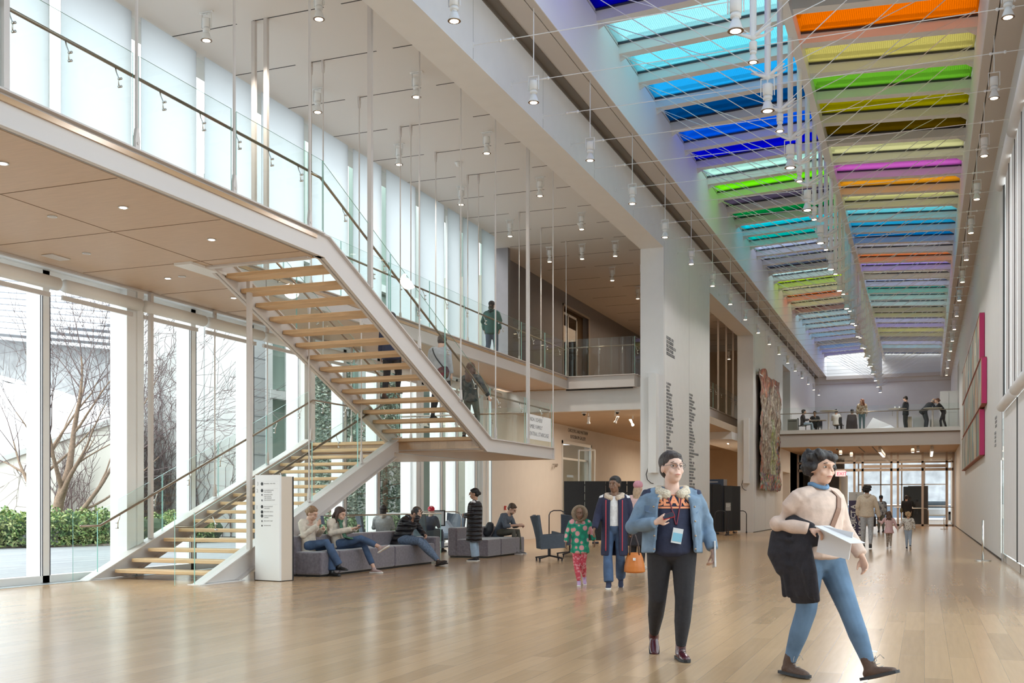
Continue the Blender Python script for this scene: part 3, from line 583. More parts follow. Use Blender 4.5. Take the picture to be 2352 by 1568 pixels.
pf=None; fl=[(-5.1,57.2),(-4.95,58.6),(-4.8,60),(-4.1,58.2),(-3.7,60.5)]+[(-2.1-.0*j,56.8+.8*j) for j in range(8)]+[(.35,56.8+.8*j) for j in range(8)]+[(-.55,57.4),(-.3,56.6)]
for j,(x,y) in enumerate(fl):
    g='left cluster' if x<-3 else ('middle row' if x<-2 else ('right row' if x>0 else 'lone pair')); idx=[q for q in range(len(fl)) if (fl[q][0]<-3)==(x<-3) and (-3<fl[q][0]<-2)==(-3<x<-2) and (fl[q][0]>0)==(x>0)]
    lab='white cylinder lamp under the balcony, '+g+', '+nth(idx.index(j),len(idx),'camera','doors')
    if pf is None:
        pf=thing('cylinder_lamp',lab,'spotlight',(x,y,4.13),group='cylinder lamps under the balcony'); b=MB(); b.sm=True; b.lathe([(.07,4.13),(.07,4.0),(.085,3.99),(.085,3.84)],(x,y,0),12); b.build('housing',STL,pf); MB().lathe([(.06,3.838),(.06,3.83)],(x,y,0),10).build('bulb',LAMPC,pf)
    else: dup(pf,None,V((x,y,4.13))-V(pf.location),label=lab)
lamp('lobby_light','AREA',(-9.8,37,4.2),150,(1,.86,.70),2.5,sy=5); lamp('lobby_light','AREA',(-9.8,50,3.9),150,(1,.80,.58),2.5,sy=6)
lamp('balcony_under_light','AREA',(-2.6,60,4.05),170,(1,.82,.62),5,sy=6); lamp('upper_gallery_light','AREA',(-11,45,9.4),110,(1,.75,.52),3,sy=12)
lamp('vestibule_fill','AREA',(-1,72,4.0),120,(1,.88,.72),4,sy=4)  # added fill lamp that lifts the dark vestibule, no fixture behind it

for k in range(1,10): lamp('ridge_lamp_light','SPOT',(XN,15.6+1.69*4*(k-1),8.05),190,(1,.95,.9),.25).data.spot_size=R(165)
for y in (15.48,22.8,30.2): lamp('bay_spot_light','SPOT',(-10.6,y,9.3),260,(1,.9,.78),.2).data.spot_size=R(110)
# ---------------------------------------------------------------- outside the glass
struct('ground_outside',MB().box(-90,-13.75,-30,120,-.35,-.03),mat('gravel',(.42,.40,.38),.9,noise=.2,nscale=3)).name='floor_garden'
struct('floor_deck',MB().box(-24.3,-13.2,-5,31,-.1,-.005),DECK)
b=MB(); b.prism([(-29,18),(-24.55,22.95),(-21.6,27.6),(-22.5,32),(-34,32),(-34,18)],'z',-.03,.05); tag(b.build('mulch_bed',mat('mulch',(.36,.29,.23),.95,noise=.4,nscale=9,bump=.5)),'brown mulch bed with dry leaves under the hedge outside','mulch',kind='stuff')
LEAF=spots('hedge_leaf',[(.16,.26,.08),(.30,.38,.12),(.42,.45,.20),(.10,.18,.07)],9)
def leafy(name,lab,cat,segs,h,w,seed,n,mats=LEAF,core=(.05,.08,.04),leaf=.05,z0=0):
    g=random.Random(seed); r=tag(thing(name,None,None,(segs[0][0],segs[0][1],0)),lab,cat)
    b=MB()
    for (p,q) in zip(segs[:-1],segs[1:]):
        p=V((*p,0)); q=V((*q,0)); t=(q-p); L=t.length; t.normalize(); m=max(2,int(L/.6))
        for i in range(m+1): b.ell(p.lerp(q,i/m)+V((0,0,z0+h*.42)),(w*.46*g.uniform(.85,1.1),w*.46*g.uniform(.85,1.1),h*.45*g.uniform(.9,1.05)))
    b.build('branch_mass',mat('hedge_core',core,.9),r)
    b=MB(); T=sum((V((*q,0))-V((*p,0))).length for p,q in zip(segs[:-1],segs[1:]))
    for _ in range(n):
        s=g.uniform(0,T); 
        for p,q in zip(segs[:-1],segs[1:]):
            L=(V((*q,0))-V((*p,0))).length
            if s<=L: break
            s-=L
        c=V((*p,0)).lerp(V((*q,0)),s/L); a=g.uniform(-.15,math.pi+.15); lump=1+.12*math.sin(s*5+a*3)+.08*math.sin(s*13)
        side=V((q[1]-p[1],p[0]-q[0],0)).normalized(); rr=g.uniform(.86,1.05)*lump
        z=z0+max(.04,h*(.15+.8*math.sin(a)**.6*rr) if a<math.pi and a>0 else h*.1*g.random()+.05); x=side*math.cos(a)*w*.5*rr
        if g.random()<.45: z=z0+g.uniform(.05,h*.9); x=side*(1 if math.cos(a)>0 else -1)*w*.5*rr
        o=c+x+V((g.uniform(-.05,.05),g.uniform(-.05,.05),z)); u=V((g.gauss(0,1),g.gauss(0,1),g.gauss(0,1))).normalized()*leaf*g.uniform(.6,1.4); v=u.orthogonal().normalized()*leaf*.55
        b.add([o-u,o+v,o+u,o-v],[(0,1,2,3)])
    b.build('foliage',mats,r); return r
leafy('hedge','clipped green hedge outside behind the timber deck, left of the glass column','hedge',[(-25.8,21.6),(-24.4,24.0),(-23.3,26.9)],1.04,1.5,3,9000,leaf=.055)
leafy('hedge','short darker green hedge outside between the column and the stair','hedge',[(-22.9,27.6),(-22.3,29.2)],.95,1.3,4,3500,leaf=.05)
leafy('shrub','bluish green shrub at the very left edge outside','shrub',[(-24.6,21.9),(-24.9,22.3)],.7,.8,5,1500,spots('shrub_leaf',[(.25,.38,.30),(.35,.48,.38),(.18,.30,.22)],12),leaf=.05)
leafy('shrub','grey twiggy shrub between the tree trunk and the window frame','shrub',[(-24.1,23.6),(-24.0,24.2)],.55,.7,6,1200,mat('twig_grey',(.36,.35,.36),.9),core=(.2,.2,.2),leaf=.06)
BARK=mat('bark',(.26,.175,.125),.9,noise=.25,nscale=14,bump=.6); TWIG=mat('twig',(.17,.12,.12),.9)
def grow(b,tw,p,d,r,L,g,depth,bend=.18,up=.05,minr=.006,lean=V((0,0,0))):
    p=V(p); d=V(d).normalized(); ps=[p.copy()]; rs=[r]; k=max(3,int(L/.35)); cur=p.copy()
    kids=[]
    for i in range(k):
        d=(d+V((g.gauss(0,bend),g.gauss(0,bend),g.gauss(0,bend)+up))*.6+lean*.08).normalized(); cur=cur+d*L/k; ps.append(cur.copy()); rs.append(r*(1-.65*(i+1)/k))
        if depth>0 and i>=k*.25: kids.append((cur.copy(),d.copy(),rs[-1]))
    (b if r>.03 else tw).path(ps,rs,6 if r>.03 else 3,cap=False)
    if depth<=0: return
    g.shuffle(kids)
    for (q,dd,rr) in kids[:(4 if depth>1 else 5)]:
        s=V((g.gauss(0,1),g.gauss(0,1),g.gauss(0,.5))); s=(s-dd*s.dot(dd)).normalized(); nd=dd*.75+s*.62
        grow(b,tw,q,nd,max(minr,rr*.62),L*g.uniform(.55,.8),g,depth-1,bend,up,minr,lean)
    grow(b,tw,cur,d,max(minr,rs[-1]),L*.7,g,depth-1,bend,up,minr,lean)
def tree(lab,base,trunks,seed,depth,group=None):
    g=random.Random(seed); r=tag(thing('bare_tree',None,None,(*base,0)),lab,'tree',group); b=MB(); tw=MB(); b.sm=True
    for (dx,dy,d,rad,L) in trunks: grow(b,tw,(base[0]+dx,base[1]+dy,-.1),d,rad,L,g,depth,.13,.07,.008,V((.55,.2,0)) if d[0]>.3 else V((0,0,0)))
    b.build('trunk',BARK,r); tw.build('branches',TWIG,r); return r
tree('bare multi-stemmed tree with peeling brown bark outside the leftmost windows',(-25.2,25.3),[(-.15,0,(-.03,.02,1),.15,3.4),(.2,.1,(.12,.08,1),.21,3.6),(.3,.15,(.55,.25,.9),.10,3.6)],12,4)
# neighbouring buildings
CON=mat('pale_concrete',(.56,.555,.55),.85,noise=.06,nscale=.8,stretch=(3,3,.3)); COA=mat('cream_render',(.55,.53,.49),.9,noise=.04,nscale=.6); ROOFW=mat('white_roof',(.80,.80,.82),.8)
r=tag(thing('pavilion',None,None,(-31,31,0)),'low cream-walled building with a sloping white roof behind the hedge','building')
MB().add([(-38,29.0,0),(-26.2,30,0),(-26.2,30,4.26),(-38,29.0,1.0),(-38,29.4,0),(-26.2,30.4,0),(-26.2,30.4,4.26),(-38,29.4,1.0)],[(0,1,2,3),(7,6,5,4),(0,4,5,1),(1,5,6,2),(2,6,7,3),(3,7,4,0)]).build('wall',COA,r)
MB().add([(-38,28.9,.98),(-26.1,29.9,4.24),(-26.1,29.9,4.44),(-38,28.9,1.18),(-38,29.5,.98),(-26.1,30.5,4.24),(-26.1,30.5,4.44),(-38,29.5,1.18)],[(0,1,2,3),(7,6,5,4),(0,4,5,1),(1,5,6,2),(2,6,7,3),(3,7,4,0)]).build('coping',mat('coping_grey',(.42,.42,.42),.8),r)
MB().add([(-40,29.5,1.1),(-26.2,30.5,4.4),(-32.0,36,4.8),(-35.2,36,6.2),(-38.5,36,7.0),(-43,36,7.4)],[(0,1,2,3,4,5)]).add([(-40,29.5,.9),(-26.2,30.5,4.2),(-32.0,36,4.6),(-35.2,36,6.0),(-38.5,36,6.8),(-43,36,7.2)],[(5,4,3,2,1,0)]).build('roof',ROOFW,r)
r=tag(thing('office_block',None,None,(-45,48,0)),'large pale grey building with a striped roof edge rising behind the white roof','building')
MB().box(-70,-38,47,56,0,11.2).build('wall',mat('hazy_grey',(.36,.36,.375),.9,noise=.2,nscale=2.5),r)
b=MB()
for i in range(26): b.obox((-54,46.2-.0,11.3+.34*i),(34,.5,.17),MX.Rotation(R(7),3,'Y'))
b.build('roof_fins',mat('fin_grey',(.66,.66,.70),.8),r)
r=tag(thing('concrete_building',None,None,(-26,34,0)),'blank pale concrete building outside with a single horizontal joint and climbing vines','building')
MB().box(-29.3,-23.3,34,40,0,14).build('wall',CON,r); MB().box(-29.3,-23.3,33.985,34,4.47,4.5).box(-25.95,-25.93,33.985,34,0,14).build('joint',mat('joint_dark',(.35,.35,.35)),r)
VINE=mat('vine_stems',(.16,.11,.11),.9)
def vine(lab,xs,y,h,seed,n,fan=.5):
    g=random.Random(seed); b=MB()
    for _ in range(n):
        x=g.uniform(*xs); p=V((x,y,0)); ps=[p.copy()]; z=0; H=h*g.uniform(.5,1)
        while z<H:
            s=g.uniform(.2,.4); z+=s; p=p+V((g.gauss(0,.09)*(1+fan*z/h),0,s)); ps.append(V((p.x,y-g.uniform(.01,.06),z)))
            if g.random()<.6 and len(ps)>2:
                q=ps[-1]; dx=g.choice((-1,1)); b.path([q,q+V((dx*g.uniform(.1,.3),-.03,g.uniform(.02,.3))),q+V((dx*g.uniform(.3,.6),-.02,g.uniform(.15,.7)))],[.012,.009,.005],3,cap=False)
        b.path(ps,[.022*(1-.7*i/len(ps)) for i in range(len(ps))],4,cap=False)
    return tag(b.build('climbing_vine',VINE),lab,'vine')
vine('dense bare climbing vine on the concrete building beside the white column',(-29.0,-27.3),33.95,8.2,21,34)
vine('sparse bare vine low on the concrete building left of the stair rods',(-26.7,-24.6),33.95,5.0,22,10,1.4)
vine('tangled bare vine hanging on the right end of the cream wall',(-28.9,-27.6),29.75,3.9,23,26,.6)
r=tag(thing('stone_wing',None,None,(-20,40,0)),'stone-clad wing with tall teal windows in white frames outside beyond the stair','building')
b=MB(); b.box(-20.35,-20,28.6,29.45,-.1,14); b.build('wall',mat('coursed_stone',(.54,.54,.55),.85),r)
b=MB()
for i in range(18): b.box(-20.35,-19.99,28.59,29.45,.35+.62*i,.37+.62*i)
b.build('course_joint',mat('course_joint',(.30,.31,.34),.8),r)
WT=mat('teal_window',(.27,.345,.30),.45,spec=.25,noise=.35,nscale=.5,stretch=(1,1,.4)); b=MB(); b.box(-20.3,-20.12,29.5,62,0,14); b.build('glazing',WT,r)
b=MB()
for i,y in enumerate([29.5+1.25*j for j in range(27)]): b.box(-20.12,-19.9,y-.07*(1+(i%3==0)),y+.07*(1+(i%3==0)),0,14)
for z in (4.72,9.6): b.box(-20.12,-19.88,29.5,62,z,z+.28)
b.box(-20.12,-19.9,29.5,62,0,.25); b.build('window_frame',STL,r)
MB().box(-15.6,-13.8,33.2,33.5,-.1,9).box(-40,-20.3,62,63,0,12).build('garden_wall',mat('garden_wall',(.50,.50,.42),.9),r)
NEED=spots('evergreen_leaf',[(.16,.22,.17),(.28,.33,.26),(.40,.44,.36),(.10,.14,.11)],8)
def bushy(lab,c,h,w,seed,n,z0=.8):
    g=random.Random(seed); r=tag(thing('evergreen_tree',None,None,(*c,0)),lab,'tree'); b=MB(); b.tube((*c,0),(*c,h*.9),.12,8,.03)
    for i in range(26):
        z=z0+(h-z0)*i/26; a=i*2.4; L=w*(1-.6*i/26)*.5; b.tube((c[0],c[1],z),(c[0]+math.cos(a)*L,c[1]+math.sin(a)*L,z+.1),.03,5,.01)
    b.build('trunk',BARK,r); b=MB()
    for _ in range(n):
        z=z0+(h-z0)*g.random()**.9; a=g.uniform(0,6.283); L=w*(1-.65*(z-z0)/(h-z0))*.5*math.sqrt(g.random()); o=V((c[0]+math.cos(a)*L,c[1]+math.sin(a)*L,z)); u=V((g.gauss(0,1),g.gauss(0,1),g.gauss(0,.5))).normalized()*.09*g.uniform(.5,1.4); v=u.orthogonal().normalized()*.035
        b.add([o-u,o+v,o+u,o-v],[(0,1,2,3)])
    b.build('foliage',NEED,r)
bushy('loose evergreen tree outside seen between the stair flights, left',(-17.3,29.0),6.8,2.6,31,5200)
bushy('loose evergreen tree outside seen between the stair flights, right',(-16.9,31.8),6.2,2.4,32,4200)
leafy('hedge','low light green planting outside behind the seated people','hedge',[(-16.6,26.5),(-16.2,38)],.9,1.0,9,3600,spots('light_leaf',[(.30,.38,.20),(.42,.48,.28),(.20,.28,.14)],8),leaf=.06)
# street side beyond the far doors
r=tag(thing('street_building',None,None,(-2,100,0)),'pale building across the street beyond the far glass doors','building'); MB().box(-14,12,100,102,1.2,5.2).build('wall',mat('street_grey',(.45,.47,.5),.8,noise=.3,nscale=1.2),r); MB().box(-14,12,99.6,100,0,1.1).build('plinth',mat('street_dark',(.16,.2,.26),.8),r)
r=tag(thing('parked_car',None,None,(.3,88,0)),'silver parked car beyond the far glass doors','car'); b=MB(); b.rbox(-1.6,2.6,87,88.7,.3,.95,.15); b.build('body',mat('car_silver',(.55,.58,.62),.2,metal=.5),r); MB().rbox(-.8,1.7,87.1,88.6,.9,1.45,.2).build('cabin_glass',mat('car_glass',(.05,.07,.09),.05),r)
b=MB(); [b.lathe([(.33,-.1),(.33,.1)],(x,87.1,.33),14,MX.Rotation(R(90),3,'X')) for x in (-.8,1.8)]; b.build('wheel',BLK,r)
# ---------------------------------------------------------------- seating
VEL=mat('velvet_grey',(.125,.105,.125),.75,noise=.28,nscale=22,bump=.15); VEL.node_tree.nodes['Principled BSDF'].inputs['Sheen Weight'].default_value=.6
def sofa(lab,x0,x1,ys,arm,z0=.035,back_at=None):
    r=tag(thing('modular_sofa',None,None,((x0+x1)/2,(ys[0]+ys[-1])/2,0)),lab,'sofa')
    for i,(a,c) in enumerate(zip(ys[:-1],ys[1:])):
        b=MB(); b.rbox(x0+.22,x1,a+.008,c-.008,z0,.43,.035,3); b.build('seat_module',VEL,r,smooth=False)
        b=MB(); b.rbox(x0,x0+.24,a+.004,c-.004,z0,.70,.04,3); b.build('backrest',VEL,r)
    if arm:
        b=MB(); b.rbox(x0,x1,ys[-1],ys[-1]+.28,z0,.56,.04,3); b.build('armrest',VEL,r)
    MB().box(x0+.05,x1-.06,ys[0]+.06,ys[-1]-.06,0,z0+.01).build('plinth',BLK,r); return r
sofa('long dark grey velvet modular sofa beside the directory pillar, with the seated women',-10.42,-9.68,[15.86,16.5,18.62,20.45],True)
sofa('shorter grey velvet modular sofa farther back with the seated bearded man',-10.45,-9.43,[22.75,23.6,25.2],False)
LEA=mat('blue_grey_leather',(.05,.068,.095),.45,noise=.1,nscale=20); CHR=mat('dark_cast_metal',(.05,.05,.06),.35,metal=.7)
def swivel(lab,x,y,rz):
    r=thing('swivel_armchair',lab,'armchair',(x,y,0),rz,group='blue grey swivel armchairs')
    b=MB()
    for a in range(4):
        t=math.pi/4+a*math.pi/2; d=V((math.cos(t),math.sin(t),0)); b.obox(d*.19+V((0,0,.085)),(.36,.045,.03),MX.Rotation(t,3,'Z')@MX.Rotation(R(8),3,'Y')); b.tube(d*.35,d*.35+V((0,0,.05)),.02)
    b.tube((0,0,.09),(0,0,.30),.035,10).obox((0,0,.30),(.25,.25,.02)); b.build('swivel_base',CHR,r,local=True)
    b=MB(); b.rbox(-.30,.30,-.26,.34,.30,.46,.05,3); b.build('seat_cushion',LEA,r,local=True)
    b=MB()   # winged back, slightly reclined, hollow to the front (+y)
    n=9; prof=[]
    for z,yb,wd,cv in ((.27,-.27,.29,.04),(.5,-.30,.31,.07),(.75,-.36,.315,.09),(.98,-.43,.33,.12)):
        o=[]; 
        for i in range(n):
            u=-1+2*i/(n-1); o.append((u*wd,yb+cv*u*u,z+(.035*abs(u)**3 if z>.9 else 0)))
        for i in range(n-1,-1,-1):
            u=-1+2*i/(n-1); o.append((u*(wd-.01),yb+.055+cv*u*u,z+(.035*abs(u)**3 if z>.9 else 0)))
        prof.append(o)
    m=2*n; vs=[p for o in prof for p in o]; fs=[(i*m+j,i*m+(j+1)%m,(i+1)*m+(j+1)%m,(i+1)*m+j) for i in range(3) for j in range(m)]+[tuple(range(m-1,-1,-1)),tuple(range(3*m,4*m))]
    b.add(vs,fs); b.build('backrest',LEA,r,smooth=False,local=True)
    for s in (-1,1):
        b=MB(); b.obox((s*.335,.03,.43),(.055,.56,.30),MX.Rotation(s*R(-6),3,'Z')@MX.Rotation(R(4),3,'X')); b.build('armrest',LEA,r,local=True)
    return r
swivel('blue grey leather swivel armchair seen from behind, nearest one by the child',-7.78,22.35,R(-62))
swivel('blue grey leather swivel armchair behind the nearest one, partly hidden by the child',-7.95,24.4,R(35))
swivel('blue grey leather swivel armchair with a pale cushion, behind the standing woman',-12.0,26.3,R(165))
swivel('blue grey leather swivel armchair with its back toward the reclining man',-12.1,24.9,R(-20))
swivel('blue grey leather swivel armchair beyond the glass guard, leftmost',-12.35,22.6,R(-60))
r=tag(thing('cushion',None,None,(-11.9,26.05,.5)),'pale blue square cushion leaning in a swivel armchair','cushion'); b=MB(); b.obox((-11.95,26.0,.60),(.36,.10,.34),MX.Rotation(R(165),3,'Z')@MX.Rotation(R(-25),3,'X')@MX.Rotation(R(30),3,'Y')); b.build('cover',mat('cushion_blue',(.45,.52,.62),.9),r)
# ---------------------------------------------------------------- directory pillar
r=tag(thing('directory_pillar',None,None,(-10.0,14.9,0),R(-11)),'white floor directory pillar with numerals and small round icons beside the sofa','sign')
MB().box(-.275,.275,-.13,-.085,.012,1.735).build('front_panel',mat('directory_white',(.80,.80,.80),.5),r,local=True)
MB().box(-.27,.27,-.085,.17,.012,1.71).build('core',mat('directory_side',(.62,.53,.44),.5),r,local=True); MB().box(-.272,.274,.17,.2,0.0,1.71).box(-.26,.26,-.08,.17,0,.012).box(-.31,-.275,-.11,-.05,0,.14).build('back_panel',BLK,r,local=True)
OR[r.name]=V((0,0,0))
for t,z,xo in (('3',1.565,-.235),('2',1.45,-.245),('1',1.18,-.25)): text(t,TXL,r,(xo,-.1315,z),(1,0,0),(0,0,1),.085,'numeral',.001)
rows=[(1.585,'MODERN, 1900–1950',2),(1.475,'CONTEMPORARY,\n1945–PRESENT',2),(1.405,'ARCHITECTURE\nAND DESIGN,\n1900–PRESENT',1),(1.315,'THE MODERN SHOP',1),(1.21,'PHOTOGRAPHY\nGALLERIES',2),(1.125,'FILM AND VIDEO',2),(1.06,'RYAN LEARNING\nCENTER',2),(.975,'BALCONY CAFÉ',1),(.90,'RESTROOMS',1)]
for z,t,k in rows:
    text(t,TXL,r,(-.07,-.1315,z),(1,0,0),(0,0,1),.027,'lettering',.0008,lead=1.1)
    b=MB(); b.lathe([(.027 if k==2 else .016,0),(.027 if k==2 else .016,.002)],(-.115,-.1312,z+.005),16,MX.Rotation(R(90),3,'X')); b.build('icon',BLK if k==2 else TXT,r,local=True)
b=MB(); [b.box(-.15,.24,-.1312,-.13,z,z+.0015) for z in (1.63,1.51,1.25)]; b.build('rule_line',TXL,r,local=True)
# ---------------------------------------------------------------- art
r=tag(thing('woven_tapestry',None,None,(-6.9,51.2,4.6)),'tall shimmering woven wall hanging of red, brown and lime strips on the left wall','tapestry')
def woven(name,cols,sx,sz,dark=.35):
    m=mat(name,cols[0],.6); n=m.node_tree.nodes; l=m.node_tree.links; t=n.new('ShaderNodeTexCoord'); mp=n.new('ShaderNodeMapping'); l.new(t.outputs['Object'],mp.inputs[0]); mp.inputs['Scale'].default_value=(1,sx,sz)
    q=n.new('ShaderNodeTexVoronoi'); q.inputs['Scale'].default_value=1; l.new(mp.outputs[0],q.inputs[0]); s=n.new('ShaderNodeSeparateXYZ'); l.new(q.outputs['Color'],s.inputs[0])
    c=n.new('ShaderNodeValToRGB'); c.color_ramp.interpolation='CONSTANT'; e=c.color_ramp.elements
    while len(e)<len(cols): e.new(.5)
    for i,k in enumerate(cols): e[i].position=i/len(cols); e[i].color=(*k,1)
    l.new(s.outputs[0],c.inputs[0]); mp2=n.new('ShaderNodeMapping'); l.new(t.outputs['Object'],mp2.inputs[0]); mp2.inputs['Scale'].default_value=(1,sx*.35,sz*.12); q2=n.new('ShaderNodeTexNoise'); q2.inputs['Scale'].default_value=1.2; q2.inputs['Detail'].default_value=3; l.new(mp2.outputs[0],q2.inputs[0])
    mr=n.new('ShaderNodeMapRange'); mr.inputs[1].default_value=.35; mr.inputs[2].default_value=.65; mr.inputs[3].default_value=dark; mr.inputs[4].default_value=1.25; l.new(q2.outputs[0],mr.inputs[0]); v=n.new('ShaderNodeVectorMath'); v.operation='SCALE'; l.new(c.outputs[0],v.inputs[0]); l.new(mr.outputs[0],v.inputs['Scale']); l.new(v.outputs[0],n['Principled BSDF'].inputs[0]); return m
TW=[woven('tapestry_brown',[(.30,.22,.15),(.45,.38,.28),(.18,.14,.10),(.36,.30,.24),(.50,.45,.36),(.22,.10,.07)],14,5),woven('tapestry_red',[(.42,.10,.07),(.30,.16,.10),(.5,.2,.1),(.22,.12,.1),(.42,.34,.26)],14,5),woven('tapestry_lime',[(.36,.40,.12),(.28,.30,.14),(.42,.36,.22),(.20,.24,.10),(.5,.5,.4)],14,5),woven('tapestry_multi',[(.5,.1,.06),(.45,.42,.35),(.1,.1,.1),(.2,.3,.15),(.45,.3,.1),(.15,.2,.3),(.3,.1,.2)],9,7)]
b=MB(); g=random.Random(4); nu,nv=44,60; gr=[]
for j in range(nv+1):
    v=j/nv; row=[]
    for i in range(nu+1):
        u=i/nu; z=1.95+(7.22-1.95)*v; y=47.75+6.85*u
        if j==nv: z+= .10*math.sin(u*9)-.06*math.sin(u*23)
        if i==nu: y+= .35*math.sin(v*9+1)+.15*math.sin(v*25)
        if i==0: y+=.10*math.sin(v*11)
        if j==0: z-= g.uniform(0,.12)
        x=-6.79+.05*math.sin(u*19+v*3)+.03*math.sin(v*31+u*7)+g.uniform(0,.03); row.append((x,y,z))
    gr.append(row)
vs=[p for r_ in gr for p in r_]; nb=len(vs); vs+=[(p[0]-.02,p[1],p[2]) for p in vs]
w_=nu+1
for j in range(nv):
    for i in range(nu):
        u,v=i/nu,j/nv; k=0
        if v>.86-.08*math.sin(u*7) or (u<.12 and v>.1): k=1
        if .55<u<.75 and v<.62 and not v<.1: k=2
        if v<.13 or (u>.86 and v<.5): k=3
        if j==0 and i==0: pass
        b.cm=k; q=j*w_+i; b.f.append([q,q+1,q+w_+1,q+w_]); b.m.append(k)
b.v=vs; b.cm=0
for i in range(nu):
    for q in (i,nv*w_+i): b.f.append([q,q+1,nb+q+1,nb+q]); b.m.append(1)
for j in range(nv):
    for q in (j*w_,j*w_+nu): b.f.append([q,q+w_,nb+q+w_,nb+q]); b.m.append(0)
b.build('weave',TW,r); MB().box(-6.95,-6.80,47.9,54.4,6.98,7.03).build('hanging_rail',STL,r)
AC=[(.25,.33,.34),(.52,.46,.36),(.33,.27,.22),(.20,.40,.40),(.45,.24,.12),(.40,.42,.34),(.62,.56,.46),(.16,.15,.16),(.30,.36,.24)]
for i,(y0,y1,z0,z1,t,cs) in enumerate(((33.06,48.1,5.38,6.68,'top',AC),(31.93,47.55,4.02,5.28,'middle',AC[3:]+AC[:3]),(33.06,48.6,2.65,3.94,'bottom',AC[5:]+AC[:5]))):
    r=tag(thing('wall_painting',None,None,(1.55,(y0+y1)/2,(z0+z1)/2)),f'long abstract streaked painting with a magenta edge on the right wall, {t} one of three','painting')
    MB().box(1.47,1.58,y0+.01,y1,z0+.01,z1-.01).build('canvas',woven('streaks_%d'%i,cs,3.2,.9,.55),r)
    MB().box(1.465,1.475,y0,y0+.42,z0,z1).build('orange_band',woven('band_%d'%i,[(.75,.33,.12),(.70,.16,.12),(.8,.5,.2)],4,1.2),r)
    MB().box(1.46,1.59,y0-.06,y0+.01,z0,z1).build('side_edge',mat('magenta_%d'%i,(.55,.035,.16),.5),r)
    MB().box(1.462,1.59,y0,y1,z0-.02,z0+.01).box(1.462,1.59,y0,y1,z1-.01,z1+.02).build('frame',mat('frame_rust_%d'%i,(.32,.10,.05),.6),r)
# donor names and small wall labels
def rows_of_text(name,plane,y0,ztop,n,dz,hgt,wmin,wmax,g,dirn=1,lab=None,bold=False,x=None):
    b=MB()
    for i in range(n):
        z=ztop-i*dz; L=g.uniform(wmin,wmax)**1.0*(1.6 if g.random()<.15 else 1); t=0
        while t<L:
            cw=hgt*g.choice((.35,.5,.6,.7)); 
            if g.random()>.12:
                a,c=(y0+t*dirn,y0+(t+cw*.8)*dirn); k=g.randint(0,3)
                b.box(x,x+.004,min(a,c),max(a,c),z-hgt,z-hgt+hgt*.22); b.box(x,x+.004,a if dirn>0 else a-hgt*.16,a+hgt*.16 if dirn>0 else a,z-hgt,z)
                if k: b.box(x,x+.004,min(a,c),max(a,c),z-hgt*.22,z)
                if k>1: b.box(x,x+.004,max(a,c)-hgt*.16,max(a,c),z-hgt,z)
            t+=cw
    return b
g=random.Random(11)
r=thing('donor_lettering','columns of small dark wall lettering listing names on the white pier','lettering',(-6.94,31,4)); r['kind']='stuff'
b=rows_of_text('a','x',30.25,6.12,5,.115,.085,.75,1.15,g,x=XL+.003); bb=rows_of_text('a','x',30.25,4.78,33,.098,.062,.3,.85,g,x=XL+.003); cc=rows_of_text('a','x',33.45,4.76,36,.098,.062,.3,.95,g,x=XL+.003)
TXD=mat('donor_grey',(.30,.30,.31),.7)
for k,m_ in enumerate((b,bb,cc)): tag(m_.build('lettering_block',TXD,r),kind='stuff')
r=thing('wall_lettering','small grey gallery lettering on the right wall beside the paintings','lettering',(1.59,27,3)); r['kind']='stuff'
for (y,z,n) in ((27.6,3.35,3),(27.9,3.0,4),(50.3,4.3,3),(50.3,3.85,2)):
    m_=rows_of_text('a','x',y,z,n,.1,.06,.4,.8,g,x=XR-.009); tag(m_.build('lettering_block',TXL,r),kind='stuff')
r=tag(thing('gallery_name',None,None,(-13.08,40.6,4.1)),'two lines of raised capital letters above the lower gallery door','lettering')
text('CAROLYN S. AND MATTHEW\nBUCKSBAUM GALLERY',TXT,r,(-13.095,41.2,4.10),(0,1,0),(0,0,1),.20,align='CENTER',lead=1.2)
r=tag(thing('gallery_name',None,None,(-7.3,29.88,1.2)),'pale grey gallery lettering low on the white pier end behind the pink hat','lettering'); text('GALLERY\nCAFE',TXL,r,(-7.6,29.89,1.52),(1,0,0),(0,0,1),.15,lead=1.25)
# white box fixtures on the pier ends
for i,(y,t) in enumerate(((29.9,'first'),(46.95,'second'))):
    r=tag(thing('wall_fixture',None,None,(-7.2,y,3.5)),f'tall narrow white metal casing mounted on the end of the {t} pier','casing')
    MB().box(-7.31,-7.09,y-.34,y,2.14,4.97).build('casing',STL,r); MB().box(-7.34,-7.31,y-.3,y-.1,3.2,3.35).box(-7.34,-7.31,y-.3,y-.1,2.2,2.4).build('bracket',STL,r)
    b=MB(); b.sm=True; b.path([(-7.35,y-.2,2.3),(-7.42,y-.15,2.1),(-7.40,y-.1,1.95),(-7.3,y-.05,1.85),(-7.24,y-.02,1.84)],.012,6); b.build('cable',BLK,r)
r=tag(thing('fire_alarm',None,None,(-13.05,33.1,1.12)),'small red fire alarm pull box on the beige wall','alarm'); MB().rbox(-13.1,-13.05,33.05,33.15,1.05,1.19,.01,2).build('box',mat('alarm_red',(.6,.03,.03),.4),r); MB().box(-13.04,-13.035,33.06,33.14,1.08,1.14).build('pull_bar',STL,r)
r=tag(thing('wall_camera',None,None,(-13.05,37.9,2.75)),'small security camera on a bracket on the beige wall','camera'); b=MB(); b.tube((-13.1,38.0,2.75),(-12.95,38.0,2.75),.012); b.obox((-12.92,37.95,2.7),(.08,.16,.07),MX.Rotation(R(25),3,'X')); b.tube((-13.05,38.0,2.75),(-13.0,38.0,2.6),.01); b.build('housing',mat('cam_grey',(.3,.27,.24)),r)
